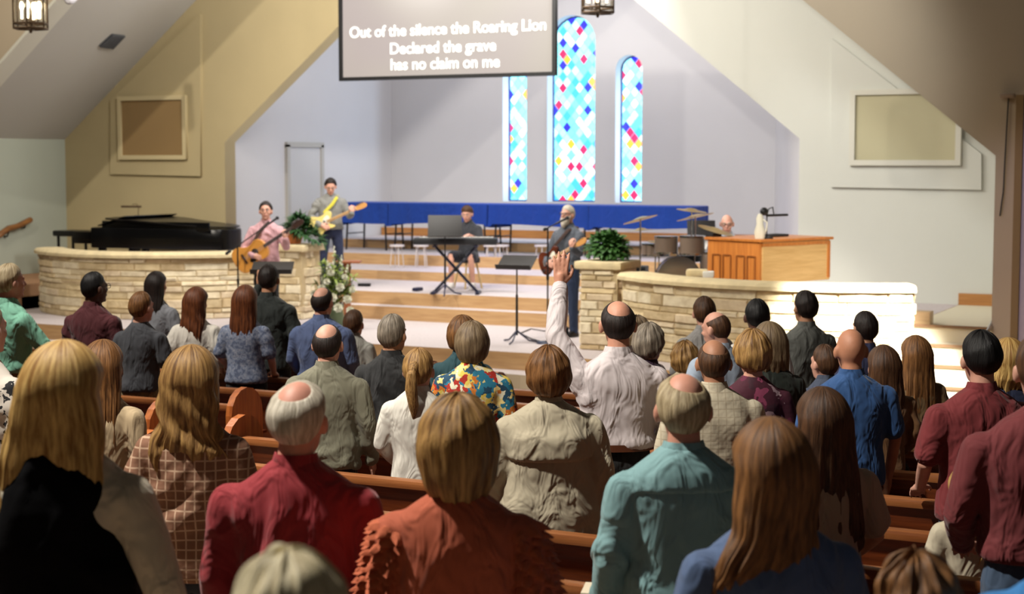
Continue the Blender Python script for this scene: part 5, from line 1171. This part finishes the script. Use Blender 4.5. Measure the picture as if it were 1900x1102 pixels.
# ------------------------------------------------------------------ organ
C0 = at_c(1412, 480, 20.95); eL = (-RT * .616 + Vector((FW.x, FW.y, 0)).normalized() * .788); eR = (RT * .788 + Vector((FW.x, FW.y, 0)).normalized() * .616)
ang = math.atan2(eR.y, eR.x); t = thing('organ_console', 'large oak organ console behind the right stone wall', 'organ', (C0.x, C0.y, ZP), ang)
# local x runs along the right face, local y along the left face
WX, WY, TOP = 1.22, .88, 1.02
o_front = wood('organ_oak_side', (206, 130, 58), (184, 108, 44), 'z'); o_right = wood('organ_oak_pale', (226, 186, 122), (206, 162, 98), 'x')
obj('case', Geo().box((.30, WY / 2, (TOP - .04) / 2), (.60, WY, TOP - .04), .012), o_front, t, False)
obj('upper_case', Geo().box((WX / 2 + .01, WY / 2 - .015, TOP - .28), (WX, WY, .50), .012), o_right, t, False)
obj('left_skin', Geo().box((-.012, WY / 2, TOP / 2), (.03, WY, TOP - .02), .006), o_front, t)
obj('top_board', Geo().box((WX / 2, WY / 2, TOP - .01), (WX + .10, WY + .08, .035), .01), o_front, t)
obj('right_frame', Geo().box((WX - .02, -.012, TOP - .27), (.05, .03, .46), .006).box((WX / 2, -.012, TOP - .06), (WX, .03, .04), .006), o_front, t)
for y in (.13, .31, .54, .72):
    g = Geo(); 
    for a, b, w1, h1 in ((y, .82, .11, .014), (y, .28, .11, .014)): g.box((-.034, a, b), (.012, w1, h1))
    for dy in (-.065, .065): g.box((-.034, y + dy, .55), (.012, .014, .54))
    obj('side_panel', g, mat('organ_groove', (146, 84, 34), .5), t, False)
obj('pedal_box', Geo().box((WX - .30, WY * .5, .22), (.5, .7, .44), .02), mat('organ_dark', (36, 26, 24), .5), t)
obj('under_shelf', Geo().box((WX - .28, WY / 2, TOP - .515), (.56, WY * .9, .03), .005), black_mat, t)
T2W = Matrix.Translation((C0.x, C0.y, ZP + TOP + .01)) @ Matrix.Rotation(ang, 4, 'Z')
lp = T2W @ Vector((.20, .10, 0))
ln = thing('organ_lamp', 'dark arm lamp standing on top of the organ', 'lamp', lp, ang)
obj('lamp_base', Geo().cyl((0, 0, 0), (0, 0, .02), .08), black_mat, ln); obj('lamp_arm', Geo().tube([(0, 0, .02), (.0, 0, .28), (.03, 0, .36), (.10, 0, .38), (.12, 0, .30)], .008, 6), black_mat, ln)
obj('lamp_shade', Geo().tube([(.0, 0, .28), (.36, 0, .28)], .016, 10), black_mat, ln); obj('lamp_head', Geo().ell((-.05, 0, .33), (.06, .04, .05)), black_mat, ln)
v_ = T2W @ Vector((.10, .12, 0)); t2 = thing('pitcher', 'pale figurine-like pitcher on top of the organ', 'pitcher', v_)
obj('pitcher_body', Geo().loft([(0, 0, 0, .06, .05), (0, 0, .08, .07, .06), (0, 0, .18, .04, .035), (0, 0, .25, .045, .04), (.0, 0, .30, .025, .025)], 18, 2), mat('pitcher_cream', (214, 208, 188), .5), t2)
obj('handle', Geo().tube([(.04, 0, .23), (.09, 0, .2), (.08, 0, .1), (.06, 0, .07)], .010, 8), mat('pitcher_cream', (214, 208, 188), .5), t2)
for i, (x, y, w1, d1, h1) in enumerate(((.10, .90, .16, .12, .04), (.70, .45, .34, .2, .03))):
    v_ = T2W @ Vector((x, y, 0)); o = obj('hymn_book', Geo().box((0, 0, h1 / 2), (w1, d1, h1), .004), mat('book_black', (26, 26, 28), .6)); o.location = v_; o.rotation_euler = (0, 0, ang)
    tag(o, ['small dark book at the left corner of the organ top', 'thin dark book lying in the middle of the organ top'][i], 'book', 'books on the organ')

# ------------------------------------------------------------------ drum kit and boxes behind the right wall
dc = at_c(1258, 480, 21.7)
tag(obj('drum_riser', Geo().box((dc.x - .05, dc.y + .28, ZP + .10), (1.7, 1.15, .20), .01), black_mat), 'low black riser carrying the drum kit', 'riser')
ZP_FLOOR, ZP = ZP, ZP + .20; shell = mat('drum_shell', (120, 104, 92), .3, coat=.5); head_m = mat('drum_head', (226, 222, 212), .5); brass = mat('cymbal_brass', (190, 160, 96), .3, metal=.9)
def drum(par, c, r, h, axis='z', name='drum'):
    c = np.array(c, float); d = np.array((0, 0, 1.) if axis == 'z' else (math.sin(PSI) * 1.0, -math.cos(PSI), .05)); d = unit(d)
    s = obj(name, Geo().cyl(c - d * h / 2, c + d * h / 2, r, seg=32), shell, par)
    for k in (-1, 1): obj('drum_head', Geo().cyl(c + d * k * h / 2, c + d * k * (h / 2 + .006), r * .97, seg=32), head_m, s); obj('hoop', Geo().cyl(c + d * k * (h / 2 - .01), c + d * k * (h / 2 + .012), r * 1.03, seg=32), chrome, s)
    return s
def stand_legs(par, x, y, z, r=.24):
    for k in range(3):
        a = k * 2.094 + .4; obj('leg', Geo().tube([(x, y, .22), (x + r * math.cos(a), y + r * math.sin(a), .01)], .009, 6), chrome, par)
    obj('pole', Geo().cyl((x, y, .1), (x, y, z), .010, seg=8), chrome, par)
GR = 'pieces of the drum kit'
t = thing('bass_drum', 'bass drum with two mounted toms behind the right stone wall', 'drum', (dc.x, dc.y, ZP), 0, GR); drum(t, (0, 0, .28), .27, .38, 'y', 'bass_shell'); drum(t, (-.17, .02, .70), .15, .2, 'z', 'tom_shell'); drum(t, (.17, .06, .70), .16, .22, 'z', 'tom_shell')
for s in (-1, 1): obj('tom_arm', Geo().tube([(0, .05, .54), (s * .08, .05, .66)], .01, 6), chrome, t)
t = thing('snare_drum', 'snare drum on a chrome stand left of the bass drum', 'drum', (dc.x - .42, dc.y + .28, ZP), 0, GR); drum(t, (0, 0, .62), .18, .14, 'z', 'snare_shell'); stand_legs(t, 0, 0, .56)
t = thing('floor_tom', 'floor tom standing right of the bass drum', 'drum', (dc.x + .48, dc.y + .15, ZP), 0, GR); drum(t, (0, 0, .42), .21, .38, 'z', 'tom_shell')
for k in range(3): obj('leg', Geo().cyl((.22 * math.cos(k * 2.1), .22 * math.sin(k * 2.1), 0), (.22 * math.cos(k * 2.1), .22 * math.sin(k * 2.1), .4), .008, seg=8), chrome, t)
for dx, dy, z, r, lab in ((-.50, -.05, 1.02, .22, 'tilted cymbal high at the left of the drums'), (.10, .35, 1.05, .24, 'tilted cymbal behind the mounted toms'), (-.66, .35, .86, .17, 'hi-hat cymbals at the far left of the drums'), (.52, -.05, .90, .22, 'cymbal above the floor tom beside the organ'), (-.30, .10, .72, .15, 'small splash cymbal low between snare and toms'), (-.05, .62, 1.12, .20, 'highest cymbal at the back of the drums')):
    t = thing('cymbal_stand', lab, 'cymbal', (dc.x + dx, dc.y + dy, ZP), 0, GR); stand_legs(t, 0, 0, z); g = Geo(); ph = np.linspace(0, 2 * np.pi, 32, endpoint=False)
    tl = .3 * math.sin(dx * 9)
    P = [[(rr * math.cos(a), rr * math.sin(a), z + zz + tl * rr * math.cos(a)) for a in ph] for rr, zz in ((.02, .035), (.05, .03), (r * .5, .012), (r, 0), (r, -.003), (.03, .0))]
    g.grid(P); obj('cymbal', g, brass, t)
t = thing('drum_throne', 'round black drum stool behind the drums', 'stool', (dc.x - .05, dc.y + .55, ZP)); obj('seat', Geo().cyl((0, 0, .46), (0, 0, .54), .17, seg=24), black_mat, t); stand_legs(t, 0, 0, .46, .22)
ZP = ZP_FLOOR
p = at_c(1177, 492, 22.0); t = thing('amplifier', 'black amplifier box beside the bushy plant', 'amplifier', (p.x, p.y, ZP), PSI * .4)
obj('cabinet', Geo().box((0, 0, .30), (.34, .26, .60), .015), black_mat, t); obj('speaker_cloth', Geo().box((0, -.132, .28), (.29, .01, .5), .003), mat('amp_cloth', (26, 14, 14), .9), t); obj('handle', Geo().tube([(-.08, 0, .60), (-.06, 0, .635), (.06, 0, .635), (.08, 0, .60)], .01, 6), black_mat, t)
p = at_z(1287, 512, 1.0); tag(obj('cushion', Geo().box((p.x, p.y + .12, 1.03), (.26, .16, .09), .03, rot=.3), cap_m), 'pale stone-coloured cushion lying on top of the right wall', 'cushion')
p = at_z(1312, 513, 1.0); tag(obj('paper_stack', Geo().box((p.x - .02, p.y + .10, 1.02), (.13, .16, .07), .008, rot=.3), mat('paper_white', (236, 236, 232), .8)), 'white stack of papers on the right wall beside the organ', 'papers')

# ------------------------------------------------------------------ plants and flowers
leaf_m = mat('fern_green', (62, 108, 44), .55, var=.35, scale=18); leaf_d = mat('leaf_dark_green', (44, 84, 40), .55, var=.35, scale=18)
def bush(name, label, loc, rx, ry, rz, n, L, W, seed, m, pot_m, droop=0, pz=.15):
    t = thing(name, label, 'plant', loc, 0, 'potted plants on the stone pillars'); rs = random.Random(seed); g = Geo()
    obj('pot', Geo().loft([(0, 0, 0, .10, .10), (0, 0, pz, .14, .14), (0, 0, pz + .01, .12, .12)], 20, 2), pot_m, t)
    for _ in range(n):
        a = rs.uniform(0, 6.283); e = rs.uniform(-.35, 1.45); q = rs.random() ** .35; d = np.array((math.cos(a) * math.cos(e), math.sin(a) * math.cos(e), math.sin(e)))
        p = np.array((rx, ry, rz)) * d * q + (0, 0, pz + .06); p[0] += droop * max(0, -d[2] + .3) * .3 + droop * .12; p[2] -= abs(droop) * max(0, d[0]) * .16
        dd = unit(d + np.array((rs.uniform(-.6, .6), rs.uniform(-.6, .6), rs.uniform(-.5, .4)))); g.leaf(p, dd, L * rs.uniform(.7, 1.2), W * rs.uniform(.7, 1.2), (rs.uniform(-.3, .3), rs.uniform(-.3, .3), 1), .35)
    obj('foliage', g, m, t)
    s = Geo()
    for k in range(8):
        a = k * .785; s.tube([(0, 0, pz), (rx * .4 * math.cos(a), ry * .4 * math.sin(a), pz + rz * .5)], .006, 5)
    obj('stems', s, leaf_d, t); return t
bush('potted_fern', 'trailing green fern in a clay pot on the left pillar', (pl.x - .06, pl.y, 1.12), .24, .22, .20, 520, .12, .022, 3, leaf_d, mat('terracotta', (186, 112, 62), .8), droop=1.0)
bush('potted_shrub', 'dense bushy green plant on the right pillar', (pr.x, pr.y, 1.12), .25, .24, .21, 900, .085, .024, 5, leaf_m, mat('dark_pot', (60, 70, 48), .7), pz=.06)
fp = at_z(622, 612, 0); t = thing('flower_arrangement', 'tall arrangement of white flowers and greenery in front of the steps', 'flowers', (fp.x, fp.y, 0), PSI)
obj('vase', Geo().loft([(0, 0, 0, .12, .12), (0, 0, .10, .15, .15), (0, 0, .28, .11, .11), (0, 0, .36, .13, .13)], 24, 2), mat('vase_green', (96, 112, 80), .4), t)
rs = random.Random(4); lv, st = Geo(), Geo(); tips = []
for k in range(26):
    a = rs.uniform(0, 6.283); r0 = rs.uniform(.04, .30); h = rs.uniform(.45, .98) * (1.12 - r0); tip = np.array((r0 * math.cos(a), r0 * .8 * math.sin(a), .2 + h * .85)); st.tube([(0, 0, .3), tuple(tip * (.5, .5, .6)), tuple(tip)], .005, 5); tips.append(tip)
    for q in range(16):
        s = rs.uniform(.35, 1); p = tip * s; p[2] = .3 + (tip[2] - .3) * s; lv.leaf(p, (rs.uniform(-1, 1), rs.uniform(-1, 1), rs.uniform(-.3, .8)), rs.uniform(.08, .16), .018)
obj('stems', st, leaf_d, t); obj('greenery', lv, mat('spring_green', (128, 146, 62), .55, var=.35, scale=12), t)
fw = mat('petal_white', (240, 240, 222), .6)
for k, (x, y, z, r) in enumerate([(-.02, -.2, .82, .05), (.10, -.22, .62, .065), (-.16, -.18, .60, .06), (.0, -.26, .48, .07), (.20, -.2, .45, .065), (-.2, -.2, .40, .06), (.08, -.28, .34, .07), (-.08, -.25, .70, .05), (.16, -.16, .76, .045), (.26, -.12, .58, .05), (-.28, -.1, .52, .05), (.24, -.24, .30, .06)]):
    g = Geo()
    for ring, nn in ((.95, 8), (.6, 6), (.3, 4)):
        for q in range(nn):
            a = q * 6.283 / nn + ring * 3; g.leaf((x, y, z), (math.cos(a) * ring, -.6 + ring * .2, math.sin(a) * ring), r * 1.25, r * .5, (0, -1, .2), -.3)
    g.ell((x, y - r * .3, z), (r * .4, r * .4, r * .4), 8, 6); obj('white_bloom', g, fw, t)
for k, (x, y, h0, h1) in enumerate([(.0, -.05, .75, 1.18), (-.09, -.05, .62, .98), (.09, .0, .70, 1.05), (-.17, 0, .55, .88), (.17, 0, .6, .92)]):
    g = Geo().tube([(x * .5, y, .35), (x, y, h0), (x * 1.1, y, h1)], .006, 5)
    for q in range(14):
        z = h0 + (h1 - h0) * q / 14; a = q * 2.4; g.leaf((x, y, z), (math.cos(a), math.sin(a), .7), .06 * (1.15 - q / 18), .022, (0, 0, 1), -.4)
    obj('flower_spike', g, fw, t)
# paper booklet on the nearest pew ledge
p = at_z(1165, 1096, .93); tag(obj('song_booklet', Geo().box((p.x, p.y, p.z), (.30, .14, .012), .003, rot=.3), mat('booklet_cream', (222, 208, 184), .8)), 'cream paper booklet at the bottom edge in front of the teal shirt', 'booklet')
